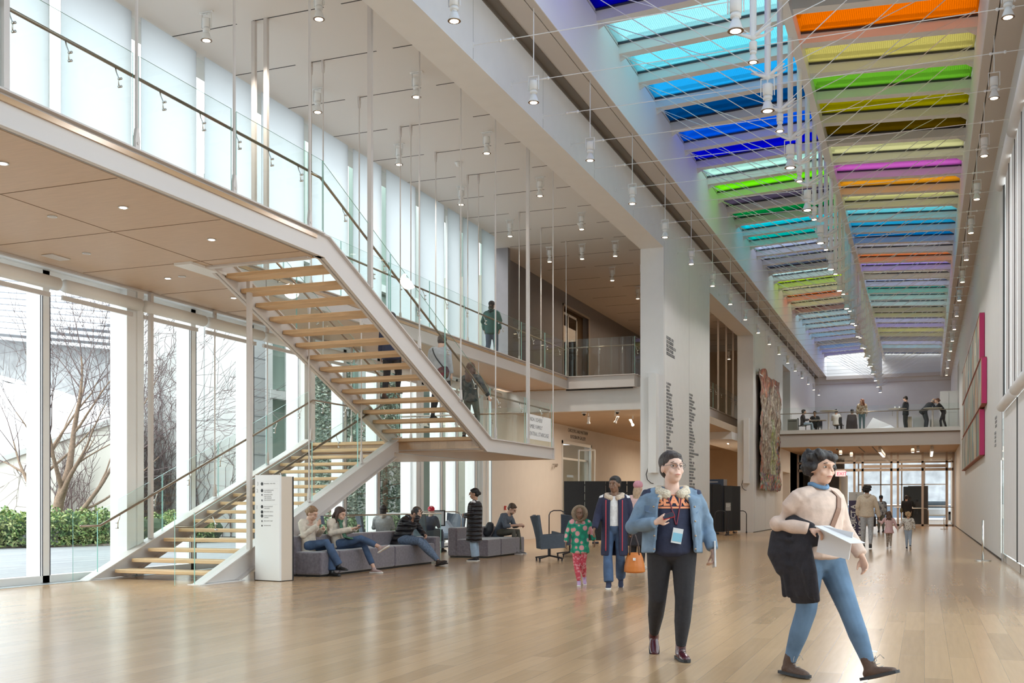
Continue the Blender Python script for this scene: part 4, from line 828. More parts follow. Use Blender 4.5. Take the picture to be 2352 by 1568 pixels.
for i,(x,y,z,t) in enumerate(((-10.6,34.0,4.32,'left one under the gallery front'),(-9.4,33.8,4.32,'right one under the gallery front'),(-4.2,57.3,4.13,'under the balcony'))):
    r=tag(thing('dome_camera',None,None,(x,y,z)),'small black dome camera in a white mount, '+t,'camera',group='dome cameras'); b=MB(); b.sm=True; b.lathe([(.09,z),(.09,z-.05),(.06,z-.06)],(x,y,0),14); b.build('mount',STL,r); b=MB(); b.sm=True; b.ell((x,y,z-.07),.055); b.build('dome',BLK,r)
# ---------------------------------------------------------------- lower gallery door, partitions, banner, stanchions
d=thing('door_2',None,None,(XG,41,0),kind='structure')
b=MB(); b.box(XG-.06,XG+.03,39.1,39.2,0,3.72).box(XG-.06,XG+.03,42.9,43,0,3.72).box(XG-.06,XG+.03,39.1,43,3.6,3.72).box(XG-.2,XG-.12,39.2,42.9,3.0,3.08)
b.obox((XG+.30,40.35,1.7),(.05,.06,3.4)); b.obox((XG+.9,40.55,1.7),(.05,.06,3.4)); b.obox((XG+.6,40.45,3.38),(.65,.05,.06)); b.build('frame',ALU,d)
MB().obox((XG+.6,40.45,1.7),(.58,.012,3.3)).box(XG-.17,XG-.15,39.2,42.9,0,3.0).build('pane',GL,d); MB().box(XG-3.2,XG-3.1,38,44,0,3.8).box(XG-3.2,XG-.3,43.9,44,0,3.8).build('room_beyond',TAN,d)
def screen(lab,x0,x1,y0,y1,h,n,z0=.12,name='folding_partition',m=BLKF):
    r=tag(thing(name,None,None,((x0+x1)/2,(y0+y1)/2,0)),lab,'partition'); p,q=V((x0,y0,0)),V((x1,y1,0)); t=(q-p).normalized(); nn=V((t.y,-t.x,0)); L=(q-p).length/n
    A=math.atan2(t.y,t.x)
    for i in range(n):
        c=p+t*(L*(i+.5))+nn*(.03 if i%2 else -.03); b=MB(); b.obox(c+V((0,0,(h+z0)/2)),(L-.01,.05,h-z0),MX.Rotation(A+(.05 if i%2 else -.05),3,'Z')); b.build('panel',m,r)
        b=MB(); 
        for z in [z0+.2+.25*j for j in range(int((h-.4)/.25)+1)]: b.tube(p+t*L*(i+1)+V((0,0,z)),p+t*L*(i+1)+V((0,0,z+.05)),.012,6)
        b.tube(c+V((0,0,.05))-t*.1,c+V((0,0,.05))+t*.1,.04,8); b.build('hinge',CHR,r)
    return r
screen('wide black folding partition behind the family, under the gallery front',-10.45,-8.0,31.4,32.3,1.96,4)
screen('black folding partition in the second opening, left part',-8.3,-7.75,42.6,43.4,2.05,2); screen('black folding partition in the second opening, right part with a posted notice',-7.95,-7.3,43.0,45.6,2.0,3)
r=tag(thing('storage_cabinet',None,None,(-8.9,48,0)),'dark blue cabinet top visible above the black partition','cabinet'); MB().box(-9.3,-8.35,47.6,48.5,0,2.35).build('body',mat('cabinet_blue',(.02,.045,.10),.5),r); MB().box(-9.0,-8.6,47.59,47.6,2.22,2.24).build('handle',ALU,r)
def barrier(lab,c,rz,w,h,ft=True,m=CHR,name='hoop_barrier'):
    r=thing(name,lab,'barrier',(*c,0),rz); b=MB(); b.sm=True; q=.14
    b.path([(-w/2,0,.06),(-w/2,0,h-q),(-w/2+.04,0,h-.05),(-w/2+q,0,h),(w/2-q,0,h),(w/2-.04,0,h-.05),(w/2,0,h-q),(w/2,0,.06)],.018,8); b.build('hoop',m,r,local=True)
    b=MB(); [b.box(x-.02,x+.02,-.22,.22,.04,.07) for x in (-w/2,w/2)]; [b.ell((x,y,.03),.03) for x in (-w/2,w/2) for y in (-.2,.2)]; b.build('foot',m,r,local=True); return r
barrier('thin black hoop barrier at the base of the second pier',(-7.4,46.2),.2,.55,.95); barrier('thin black hoop barrier at the left end of the wide black partition',(-10.6,31.2),.3,.5,1.05); barrier('black hoop barrier in front of the second partition, left',(-7.55,42.4),.1,.45,.98)
r=tag(thing('notice_stand',None,None,(-7.3,42.7,0)),'slim black floor stand holding a small grey notice by the second partition','stand'); b=MB(); b.tube((-7.3,42.7,.02),(-7.3,42.7,1.0),.02).lathe([(.17,0),(.17,.015),(.03,.03)],(-7.3,42.7,0),16); b.build('pole',CHR,r); MB().obox((-7.3,42.68,1.14),(.2,.02,.32)).build('board',mat('notice_grey',(.25,.25,.25)),r); text('PLEASE\nDO NOT\nENTER',WH,r,(-7.38,42.665,1.22),(1,0,0),(0,0,1),.045)
r=tag(thing('notice_stand',None,None,(-12.2,25.6,0)),'metal hoop stand with a small framed grey notice behind the standing woman','stand')
b=MB(); b.sm=True; b.path([(-12.6,25.4,.02),(-12.6,25.4,.92),(-12.55,25.42,1.02),(-12.45,25.45,1.05),(-11.6,25.75,1.05),(-11.5,25.78,1.02),(-11.45,25.8,.92),(-11.45,25.8,.02)],.016,8); b.build('hoop',SS,r)
MB().obox((-12.0,25.58,.88),(.34,.02,.42),MX.Rotation(.33,3,'Z')).build('frame',BLK,r); MB().obox((-12.0,25.565,.88),(.28,.02,.36),MX.Rotation(.33,3,'Z')).build('sheet',mat('notice_sheet',(.5,.5,.5)),r); text('PLEASE\nDO NOT\nENTER',BLK,r,(-12.115,25.52,.94),(.946,.324,0),(0,0,1),.06)
r=tag(thing('exhibition_banner',None,None,(-2.42,42.6,0)),'freestanding purple banner with white vertical letters and a white arrow panel behind the father','banner')
MB().box(-2.70,-2.14,42.56,42.6,.02,1.38).build('banner_panel',mat('banner_purple',(.055,.045,.10),.6),r); MB().box(-2.70,-2.14,42.56,42.6,1.38,1.70).box(-2.75,-2.09,42.45,42.7,0,.03).build('header_panel',mat('banner_grey',(.6,.6,.6),.6),r)
text('PROJECT A',WH,r,(-2.46,42.555,.08),(0,0,1),(-1,0,0),.235,'title',.002,sx=.98,font=.006); text('BLACK PLANET',WH,r,(-2.18,42.555,.08),(0,0,1),(-1,0,0),.235,'title',.002,sx=.80,font=.006)
b=MB(); b.box(-2.424,-2.416,42.552,42.556,1.46,1.62).obox((-2.445,42.554,1.595),(.008,.004,.07),MX.Rotation(R(45),3,'Y')).obox((-2.395,42.554,1.595),(.008,.004,.07),MX.Rotation(R(-45),3,'Y')); b.build('arrow',TXT,r)
def stanchion(lab,x,y,h,rad):
    r=tag(thing('stanchion',None,None,(x,y,0)),lab,'stanchion'); b=MB(); b.sm=True; b.tube((x,y,.02),(x,y,h),.022,12); b.build('pole',SS,r); b=MB(); b.lathe([(rad,0),(rad,.022),(rad*.9,.028)],(x,y,0),24); b.build('base',SS,r)
stanchion('chrome stanchion post on a round base near the right wall',1.2,25.6,.90,.17); stanchion('small distant chrome stanchion by the far right door',.9,56.6,.6,.17)
r=tag(thing('exit_sign',None,None,(-4.5,63.8,2.95)),'small lit EXIT sign hanging by the far glass doors','sign'); MB().box(-4.78,-4.22,63.78,63.84,2.82,3.16).build('housing',mat('exit_white',(.75,.6,.6),emit=.6),r); text('EXIT',mat('exit_red',(.8,.03,.08),emit=1.2),r,(-4.70,63.775,2.88),(1,0,0),(0,0,1),.27,'lettering',.003)
r=tag(thing('floor_socket',None,None,(-.42,9.62,0)),'small round metal floor socket in the wooden floor','socket'); MB().lathe([(.045,0),(.045,.004)],(-.42,9.62,0),16).build('cover',ALU,r)
for i,(x,y) in enumerate(((.9,60.5),(-2.9,60.2))): barrier('steel queue barrier in front of the far doors, '+('right','left')[i],(x-1.4,y+2.0),0,1.4 if i==0 else 1.2,1.0,m=SS,name='queue_barrier')
r=tag(thing('info_desk',None,None,(-.6,61.5,0)),'tall dark kiosk standing before the open far doors','kiosk'); MB().box(-1.15,-.05,66,66.5,0,2.25).build('body',mat('kiosk_black',(.02,.018,.016),.5),r); MB().box(-1.1,-.1,65.98,66.0,1.0,1.04).build('ledge',SS,r)
# ---------------------------------------------------------------- balcony cafe furniture
def high_table(lab,x,y,z0=4.9,h=1.08,rad=.44):
    r=tag(thing('high_table',None,None,(x,y,z0)),lab,'table'); MT=STG; b=MB(); b.sm=True; b.lathe([(rad*.3,h-.05),(rad,h-.015),(rad,h),(0.01,h)],(x,y,z0),24); b.build('table_top',mat('table_beige',(.60,.57,.50),.5),r); b=MB(); b.tube((x,y,z0),(x,y,z0+h-.03),.045,12).lathe([(.25,0),(.25,.015),(.05,.03)],(x,y,z0),16); b.build('pedestal',STG,r)
high_table('round high table on the balcony, leftmost before the seated people',-4.55,56.3); high_table('round high table on the balcony with cups, in the middle',-1.25,56.3); high_table('round high table on the balcony between the two leaning people',.38,56.5)
def cafe_chair(lab,x,y,rz):
    r=thing('cafe_chair',lab,'chair',(x,y,4.9),rz,group='cafe chairs on the balcony'); MB().rbox(-.21,.21,-.2,.22,.43,.46,.01,2).build('seat',BLK,r,local=True); b=MB(); b.rbox(-.2,.2,-.24,-.2,.5,.85,.01,2); b.build('backrest',BLK,r,local=True)
    for x_ in (-.18,.18):
        for y_ in (-.19,.18): MB().tube((x_,y_,0),(x_,y_,.44 if y_>0 else .8),.012,6).build('leg',CHR,r,local=True)
cafe_chair('black cafe chair on the balcony of the person in the white shirt',-4.15,57.9,R(-10)); cafe_chair('dark cafe chair on the balcony of the person seen from behind in the middle',-3.45,57.0,0); cafe_chair('dark cafe chair on the balcony, leftmost beside the grey bin',-6.0,57.7,R(-80)); cafe_chair('dark cafe chair on the balcony behind the small table',-5.3,58.9,R(180))
def low_table(lab,x,y,w=.8):
    r=tag(thing('cafe_table',None,None,(x,y,4.9)),lab,'table'); MB().box(x-w/2,x+w/2,y-.35,y+.35,5.61,5.64).build('table_top',mat('cafe_top',(.55,.52,.50),.4),r); MB().tube((x,y,4.9),(x,y,5.61),.03).lathe([(.25,0),(.25,.02)],(x,y,4.9),14).build('pedestal',CHR,r)
low_table('small cafe table between the two seated men on the balcony',-5.2,57.9)
r=tag(thing('waste_bin',None,None,(-6.35,56.6,4.9)),'grey waste bin at the left end of the balcony','bin'); MB().rbox(-6.6,-6.1,56.4,56.8,4.9,5.62,.01,2).build('body',mat('bin_grey',(.22,.22,.21),.5),r); MB().box(-6.55,-6.15,56.39,56.4,5.5,5.54).build('slot',BLK,r)
r=tag(thing('display_model',None,None,(-2.0,57.5,4.9)),'pale translucent angular model on the balcony between the high tables','model'); b=MB(); b.add([(-2.9,57,4.9),(-1.2,57,4.9),(-1.0,58,4.9),(-2.8,58,4.9),(-2.45,57.3,5.65),(-1.6,57.4,5.25),(-2.2,57.8,5.5)],[(3,2,1,0),(0,1,5,4),(1,2,5),(2,3,6,5),(3,0,4,6),(4,5,6)]); b.build('body',mat('model_white',(.78,.80,.88),.4),r)
r=tag(thing('service_counter',None,None,(-.1,57.6,4.9)),'white service counter with panels on the right half of the balcony','counter'); MB().box(-.55,.1,57.4,58.0,4.9,5.65).build('body',mat('counter_white',(.74,.75,.80),.5),r); MB().box(-.95,-.6,57.3,57.9,4.9,5.65).build('side_panel',mat('counter_tan',(.62,.52,.42),.6),r); MB().box(.25,.95,57.6,58.1,4.9,5.5).build('low_unit',WH,r)
r=tag(thing('tall_cabinet',None,None,(1.2,59,4.9)),'tall plain white cabinet against the right end of the balcony','cabinet'); MB().box(.75,1.58,58.6,59.3,4.9,7.0).build('body',WH,r); MB().box(1.15,1.16,58.59,58.6,4.95,6.95).box(.78,1.55,58.59,58.6,5.9,5.91).build('door_gap',TXL,r)
for i,(x,y) in enumerate(((-1.35,56.25),(-1.15,56.35))):
    r=tag(thing('coffee_cup',None,None,(x,y,5.98)),'small pale cup on the middle high table, '+('left','right')[i]+' one','cup'); b=MB(); b.sm=True; b.lathe([(.03,0),(.045,.1),(.04,.1)],(x,y,5.98),12); b.build('cup',WH,r)
# ---------------------------------------------------------------- people
def ring(c,t,ref,a,b,n,arc=None):
    t=V(t).normalized(); u=V(ref); u=(u-t*u.dot(t)); u=u.normalized() if u.length>1e-4 else t.orthogonal().normalized(); w_=t.cross(u)
    return [c+u*math.cos(2*math.pi*j/n)*a+w_*math.sin(2*math.pi*j/n)*b for j in range(n)]
class Blob(MB):
    """closed lofts and ellipsoids that a voxel remesh fuses into one continuous skin"""
    def loft(s,ps,rs,ref=(1,0,0),n=14,cap=.6):
        ps=[V(p) for p in ps]; rs=[(r,r) if not isinstance(r,(tuple,list)) else r for r in rs]; P=[];Q=[];T=[]
        t0=(ps[1]-ps[0]).normalized(); t1=(ps[-1]-ps[-2]).normalized(); c0=min(rs[0])*cap; c1=min(rs[-1])*cap
        for f,k in ((1,.25),(.7,.72)): P.append(ps[0]-t0*c0*f); Q.append((rs[0][0]*k,rs[0][1]*k)); T.append(t0)
        for i,p in enumerate(ps): P.append(p); Q.append(rs[i]); T.append((ps[min(i+1,len(ps)-1)]-ps[max(i-1,0)]).normalized())
        for f,k in ((.7,.72),(1,.25)): P.append(ps[-1]+t1*c1*f); Q.append((rs[-1][0]*k,rs[-1][1]*k)); T.append(t1)
        vs=[]; 
        for p,q,t in zip(P,Q,T): vs+=ring(p,t,ref,q[0],q[1],n)
        m=len(P); fs=[(i*n+j,i*n+(j+1)%n,(i+1)*n+(j+1)%n,(i+1)*n+j) for i in range(m-1) for j in range(n)]+[tuple(range(n-1,-1,-1)),tuple(range((m-1)*n,m*n))]
        return s.add(vs,fs)
    def shell(s,ps,rs,gap,th,ref=(1,0,0),n=20,front=math.pi/2):
        """open-fronted garment wall: C section of thickness th, opening half-angle gap around the front"""
        vs=[];ps=[V(p) for p in ps]
        for i,p in enumerate(ps):
            t=(ps[min(i+1,len(ps)-1)]-ps[max(i-1,0)]).normalized(); u=V(ref); u=(u-t*u.dot(t)).normalized(); w_=t.cross(u); a,b=rs[i]; g_=gap[i] if isinstance(gap,(list,tuple)) else gap
            A=[front+g_+(2*math.pi-2*g_)*j/(n-1) for j in range(n)]
            vs+=[p+u*math.cos(x)*a+w_*math.sin(x)*b for x in A]+[p+u*math.cos(x)*(a-th)+w_*math.sin(x)*(b-th) for x in reversed(A)]
        m=2*n; k=len(ps)
        return s.add(vs,[(i*m+j,i*m+(j+1)%m,(i+1)*m+(j+1)%m,(i+1)*m+j) for i in range(k-1) for j in range(m)]+[tuple(range(m-1,-1,-1)),tuple(range((k-1)*m,k*m))])
    def skin(s,name,m,parent,vox=.012,sm=3,M=None,fac=.6):
        o=s.build('tmp',m,None); mo=o.modifiers.new('r','REMESH'); mo.mode='VOXEL'; mo.voxel_size=vox; mo.use_smooth_shade=True
        if sm: q=o.modifiers.new('s','SMOOTH'); q.factor=fac; q.iterations=sm
        me=bake(o); old=o.data; bpy.data.objects.remove(o); bpy.data.meshes.remove(old)
        me.materials.clear(); me.materials.append(m); me.name=name; me.shade_smooth(); r=bpy.data.objects.new(name,me); C.objects.link(r); r.parent=parent; return r
def mix(a,b,t): return V(a).lerp(V(b),t)
def hand(B,w,d,nrm,side,curl=.5,s=1.0,spread=.0):
    """w wrist, d direction the hand points, nrm palm normal, side=+1 thumb on d x nrm side"""
    d=V(d).normalized(); nrm=V(nrm); nrm=(nrm-d*nrm.dot(d)).normalized(); a=d.cross(nrm).normalized()*side; w=V(w)
    B.loft([w-d*.015*s,w+d*.03*s,w+d*.065*s,w+d*.088*s],[(.021*s,.015*s),(.031*s,.0155*s),(.036*s,.014*s),(.035*s,.0115*s)],ref=a,n=10)
    for k,(off,L) in enumerate(((.027,.072),(.009,.080),(-.009,.074),(-.026,.058))):
        b=w+(d*.086+a*off*(1+spread))*s; c=curl*(1+.12*k); p=[b-d*.02*s,b]; dd=d.copy()
        for f,ang in ((.46,.75),(.30,.95),(.24,.7)):
            q=MX.Rotation(ang*c,3,d.cross(nrm)); dd=(q@dd).normalized(); p.append(p[-1]+dd*L*f*s)
        B.loft(p,[.0095*s,.0092*s,.0085*s,.0075*s,.0066*s],ref=a,n=7)
    b=w+(d*.028+a*.026)*s; t=(d*.65+a*.75+nrm*.25).normalized(); t2=(d*.95+a*.15+nrm*(.2+.5*curl)).normalized()
    B.loft([b-a*.012*s,b+t*.028*s,b+t*.028*s+t2*.032*s,b+t*.028*s+t2*.055*s],[.013*s,.0115*s,.0095*s,.008*s],ref=nrm,n=7)
SK={'light':(.62,.38,.28),'pale':(.68,.44,.35),'tan':(.45,.25,.16),'brown':(.20,.105,.065),'mid':(.36,.20,.13)}
_m={}
def M_(kind,key,fn):
    k=(kind,key)
    if k not in _m: _m[k]=fn()
    return _m[k]
def cloth(c,bump=.25,rough=.85,sc=30,noise=.12): return M_('cloth',(c,bump,sc,noise),lambda: mat('cloth_%d'%len(_m),c,rough,noise=noise,nscale=sc,bump=bump))
def skinm(k): return M_('skin',k,lambda: mat('skin_'+k,SK[k],.5,noise=.05,nscale=20))
def hairm(c): return M_('hair',c,lambda: mat('hair_%d'%len(_m),c,.55,noise=.35,nscale=45,bump=.5,stretch=(1,1,.35)))
JEAN=cloth((.055,.095,.18),sc=9,noise=.22); JEANL=cloth((.30,.39,.50),sc=8,noise=.15)
def person(lab,loc,yaw,H,J=None,skin='light',top=None,under=None,pants=None,shoes=None,hair=None,head=(0,0,0),vox=.013,group=None,hands=None,fit=1.0,sleeve=1.0,hem=.90,openj=0,flare=0,skirt=None,collar=None,face=False,extra=None,belly=0,hood=None,bone=1.0,cuff=None,shoe_s=1.0,hs=1.07,shaft=0,af=1.0):
    """joints in a 1.75 m frame facing +y; H scales it"""
    s=H/1.75; j=dict(pel=(0,0,.96),wai=(0,-.005,1.08),che=(0,-.01,1.28),nek=(0,-.012,1.46),hed=(0,.015,1.598),sR=(.175,-.012,1.415),eR=(.215,-.03,1.14),wR=(.235,.02,.90),hR=(.085,0,.93),kR=(.095,.02,.50),aR=(.10,-.025,.095),fR=(0,1,0))
    for k in ('s','e','w','h','k','a'): v=j[k+'R']; j[k+'L']=(-v[0],v[1],v[2])
    j['fL']=(0,1,0); j.update(J or {}); j={k:V(v) for k,v in j.items()}
    r=tag(thing('person',None,None,loc,yaw),lab,'person',group); r.scale=(s,s,s)
    HM=(MX.Rotation(head[0],3,'Z')@MX.Rotation(head[1],3,'X')@MX.Rotation(head[2],3,'Y')@MX.Diagonal((hs,hs,hs))); hc=j['hed']; X=HM@V((1,0,0)); h=lambda x,y,z: hc+HM@V((x,y,z))
    sk=skinm(skin); sp=(j['che']-j['pel']).normalized(); sh=(j['sR']-j['sL']).normalized(); hp=(j['hR']-j['hL']).normalized()
    # body: one continuous skin
    B=Blob(); B.sm=True; f=fit
    B.loft([j['pel']-sp*.03,j['wai'],j['che'],mix(j['che'],j['nek'],.55),j['nek']-sp*.03],[(.145*f,.10*f),(.125*f,.09*f),(.15*f,.105*f),(.15*f,.085*f),(.07,.06)],ref=sh)
    B.loft([j['nek']-sp*.04,j['nek']+sp*.02,h(0,-.02,-.06)],[(.068,.062),(.060,.060),(.056,.060)],ref=sh)
    B.ell(h(0,-.012,.025),(.076,.096,.088),HM,14,10); B.ell(h(0,.022,-.045),(.056,.068,.068),HM,12,9); B.ell(h(0,.05,-.085),(.030,.030,.026),HM)
    B.loft([h(0,.088,.022),h(0,.112,-.018)],[.009,.0135],ref=X,n=8); B.ell(h(0,.084,.032),(.05,.018,.012),HM); 
    for q in (-1,1): B.ell(h(q*.077,-.008,-.01),(.010,.019,.029),HM); B.ell(h(q*.038,.062,-.03),(.022,.02,.02),HM)
    B.ell(h(0,.090,-.052),(.022,.010,.006),HM); B.ell(h(0,.088,-.062),(.020,.010,.007),HM)
    for q in 'RL':
        S_,E_,W_=j['s'+q],j['e'+q],j['w'+q]
        B.loft([mix(S_,j['nek'],.45)-sp*.042,S_-sp*.035],[.046,.044],ref=sp)
        B.loft([S_-sp*.035,mix(S_,E_,.5),E_,mix(E_,W_,.35),W_],[.048*bone,.041*bone,.036*bone,.036*bone,.024*bone],ref=sp)
        if hands and q in hands:
            a=hands[q]; hand(B,W_,a[0],a[1],a[2] if len(a)>2 else (1 if q=='L' else -1),a[3] if len(a)>3 else .5)
        else: d=(W_-E_).normalized(); hand(B,W_,d,(sh if q=='L' else -sh),1 if q=='L' else -1,.4)
        Hh,K,A=j['h'+q],j['k'+q],j['a'+q]
        B.loft([Hh,mix(Hh,K,.45),K,mix(K,A,.35),A],[.078*f,.066*f,.05,.05,.034],ref=sh)
        fd=j['f'+q].normalized(); uq=(V((0,0,1))-fd*fd.z).normalized(); B.loft([A-uq*.02-fd*.02,A+fd*.09-uq*.06],[(.028,.028),(.030,.016)],ref=fd.cross(uq))
    B.skin('body',sk,r,vox=vox if not face else min(vox,.0085),sm=2 if not face else 2)
    def garm(fn,name,m,parent=r,v=vox,sm=3): b=Blob(); b.sm=True; fn(b); return b.skin(name,m,parent,v,sm)
    # trousers
    if pants:
        def g_(b):
            b.loft([j['pel']+sp*.05,j['pel']-sp*.03,(j['hR']+j['hL'])/2-sp*.05],[(.142*f,.108*f),(.160*f,.118*f),(.145*f,.105*f)],ref=hp)
            for q in 'RL':
                Hh,K,A=j['h'+q],j['k'+q],j['a'+q]; fl=flare; bt=A+(K-A).normalized()*(cuff or .015)
                b.loft([Hh+sp*.01,mix(Hh,K,.4),K,mix(K,A,.45),bt],[(.092*f,.098*f),(.080*f,.082*f),(.062*f+fl*.2,.064*f+fl*.2),(.056*f+fl*.6,.06*f+fl*.6),(.043+fl,.05+fl)],ref=hp,cap=.15)
        garm(g_,'trousers',pants)
    if skirt:
        def g_(b): b.loft([j['wai'],j['pel'],j['pel']-V((0,0,skirt[1]))],[(.14,.11),(.17,.15),(.23,.21)],ref=hp,cap=.1)
        garm(g_,'skirt',skirt[0])
    # shoes
    if shoes:
        for q in 'RL':
            A=j['a'+q]; fd=j['f'+q].normalized(); up_=V((0,0,1)); up_=(up_-fd*up_.dot(fd)).normalized(); sd=fd.cross(up_); k=shoe_s
            def g_(b):
                b.loft([A-fd*.045-up_*.055,A+fd*.03-up_*.055,A+fd*.11*k-up_*.063,A+fd*.165*k-up_*.07],[(.034*k,.038*k),(.038*k,.04*k),(.044*k,.03*k),(.036*k,.022*k)],ref=sd,n=12)
                b.loft([A-up_*.05,A+up_*.0,mix(A,j['k'+q],shaft) if shaft else A+up_*.01],[.046*k,.043*k,.046*k if shaft else .04*k],ref=sd,cap=.2)
            o=garm(g_,'shoe',shoes if not isinstance(shoes,tuple) else shoes[0],v=min(vox,.010),sm=2)
            b=MB(); base=A-up_*.092; pts=[(-.08,.032),(-.05,.036),(.02,.034),(.09,.044),(.15,.042),(.19,.026),(.20,0)]; pts=pts+[(x,-y) for x,y in reversed(pts[:-1])]
            n=len(pts); b.add([base+fd*x*k+sd*y*k for x,y in pts]+[base+up_*.022+fd*x*k+sd*y*k for x,y in pts],[tuple(range(n-1,-1,-1)),tuple(range(n,2*n))]+[(i,(i+1)%n,n+(i+1)%n,n+i) for i in range(n)])
            b.build('sole',shoes[1] if isinstance(shoes,tuple) else BLK,o,local=True)
    # shirt under an open coat, or the closed top itself
    def torso(b,m,hz,arms=True,sl=1.0,ex=0.0):
        bot=j['pel']+sp*(hz-.96) ; bl=belly
        lv=[bot]; rr=[((.152+m)*f+ex,(.112+m+bl*.6)*f+ex)]
        if hz<.99: lv.append(j['pel']+sp*.06); rr.append(((.148+m)*f,(.112+m+bl)*f))
        fw=sh.cross(sp)*-1; lv+= [j['wai']+sp*.03,j['che'],mix(j['che'],j['nek'],.5),j['nek']-sp*.045]; rr+=[((.140+m)*f,(.108+m+bl*.7)*f),((.162+m)*f,(.118+m)*f),((.168+m)*f,(.098+m)*f),((.085+m),.07+m)]
        b.loft(lv,rr,ref=sh,n=18,cap=.25)
        if arms:
            for q in 'RL':
                S_,E_,W_=j['s'+q],j['e'+q],j['w'+q]; end=mix(E_,W_,.95) if sl>=1 else (mix(E_,W_,(sl-.5)*2) if sl>.5 else mix(S_,E_,sl*2)); 
                b.loft([mix(S_,j['nek'],.62)-sp*.028,mix(S_,j['nek'],.25)-sp*.03,S_-sp*.028],[.045+m,.052+m,.056+m],ref=sp)
                if sl>.5: b.ell(E_,.049+m)
                if sl>.5: b.loft([S_-sp*.028,mix(S_,E_,.5),E_,mix(E_,end,.5),end],[.058+m,.052+m,.047+m,.044+m,.036+m],ref=sp,cap=.2)
                else: b.loft([S_-sp*.008,mix(S_,E_,.5*sl*2),end],[.058+m,.054+m,.052+m],ref=sp,cap=.2)
    if under: garm(lambda b: torso(b,.004,under[1],arms=True,sl=.25 if openj else sleeve),'shirt',under[0])
    if top:
        if not openj: garm(lambda b: torso(b,.014,hem,sl=sleeve,ex=.01),'jacket',top)
        else:
            def g_(b):
                bot=j['pel']+sp*(hem-.96); lv=[bot,mix(bot,j['che'],.5),j['che'],mix(j['che'],j['nek'],.5),j['nek']-sp*.035]; m=.034; bl=belly
                b.shell(lv,[((.175+m)*f,(.135+m+bl)*f),((.165+m)*f,(.130+m+bl)*f),((.168+m)*f,(.125+m)*f),((.165+m)*f,(.105+m)*f),((.092+m),.078+m)],[openj,openj*.9,openj*.8,openj*.7,openj*.9],.034,ref=sh,n=26)
                for q in 'RL':
                    S_,E_,W_=j['s'+q],j['e'+q],j['w'+q]; end=mix(E_,W_,.96)
                    b.loft([mix(S_,j['nek'],.6)-sp*.03,mix(S_,j['nek'],.25)-sp*.035,S_-sp*.04],[.055,.064,.068],ref=sp); b.loft([S_-sp*.04,mix(S_,E_,.5),E_,mix(E_,end,.5),end],[.072*af,.069*af,.066*af,.060*af,.050*af],ref=sp,cap=.2); b.ell(E_,.066*af)
            garm(g_,'jacket',top,v=min(vox,.0125),sm=3)
    if collar:
        def g_(b):
            n=9; A=[math.pi/2+.45+(2*math.pi-.9)*i/(n-1) for i in range(n)]; w_=sh.cross(sp)*-1; nk=j['nek']
            b.loft([nk+sp*.0+sh*math.cos(a)*.092*collar[1]+w_*math.sin(a)*-.0+sh.cross(sp)*-math.sin(a)*.085*collar[1]+sp*(-.03-.05*max(0,math.sin(a))) for a in A],[collar[2]]*n,ref=sp)
        garm(g_,'collar',collar[0],v=min(vox,.011),sm=2)
    if hair:
        t=hair[0]; hm=hair[1]
        def g_(b):
            g=random.Random(len(lab))
            if t=='bald': b.ell(h(0,-.03,-.02),(.080,.085,.055),HM,14,8); return
            if t in('hat',): b.ell(h(0,-.018,.055),(.089,.106,.085),HM,16,10); b.loft([h(0,-.014,.020),h(0,-.014,.052)],[(.090,.107),(.091,.108)],ref=X,n=18,cap=.1); return
            if t=='hoodfur':
                n=16; b.loft([h(math.cos(a)*.122,.045-.03*abs(math.sin(a)),.0+math.sin(a)*.125) for a in [2*math.pi*i/n for i in range(n+1)]],[.038]*(n+1),ref=HM@V((0,1,0)),n=8); b.ell(h(0,-.045,.01),(.118,.105,.125),HM,14,10); return
            b.ell(h(0,-.028,.047),(.088,.102,.086),HM,16,10); b.ell(h(0,-.055,-.005),(.074,.066,.075),HM,14,9); b.ell(h(0,.035,.085),(.062,.045,.026),HM)
            if t=='curly':
                for _ in range(46):
                    a=g.uniform(0,6.28); z=g.uniform(-.05,.12) ; rr=(.098+g.uniform(0,.018))*math.sqrt(max(.1,1-((z-.03)/.13)**2)); x,y=math.cos(a)*rr*.92,math.sin(a)*rr-.025
                    if (y>.045 and z<.055) or (y>-.01 and z<.0): continue
                    b.ell(h(x,y,z),g.uniform(.020,.030)*(hair[2] if len(hair)>2 else 1))
            if t in('long','longcurly'):
                L=hair[2]; bw=V((0,0,-1)); b.loft([h(0,-.06,.04),h(0,-.085,-.06),h(0,-.085,-.06)+bw*L*.45+HM@V((0,-.03,0)),h(0,-.085,-.06)+bw*L+HM@V((0,-.02,0))],[(.080,.05),(.092,.055),(.098,.05),(.055,.025)],ref=X,n=14)
                for q in (-1,1): b.loft([h(q*.062,.0,.04),h(q*.080,-.01,-.05),h(q*.088,-.01,-.05)+bw*L*.5],[.028,.032,.016],ref=X)
                if t=='longcurly':
                    for _ in range(30): z=g.uniform(-L-.03,.06); a=g.uniform(3.3,6.1); b.ell(h(math.cos(a)*.10,-.03+math.sin(a)*.085,z),g.uniform(.025,.036))
            if t=='bun': b.ell(h(0,-.125,.0),(.045,.038,.042),HM); b.ell(h(0,-.10,-.005),(.03,.03,.03),HM)
            if t=='bob': b.loft([h(0,-.05,.03),h(0,-.06,-.10)],[(.088,.06),(.080,.05)],ref=X)
            if t=='wavy':
                for _ in range(30):
                    a=g.uniform(0,6.28); z=g.uniform(-.06,.12); rr=.10*math.sqrt(max(.15,1-((z-.02)/.13)**2)); x,y=math.cos(a)*rr*.9,math.sin(a)*rr-.03
                    if y>.05 and z<.06: continue
                    b.ell(h(x,y,z),(.028,.03,.018))
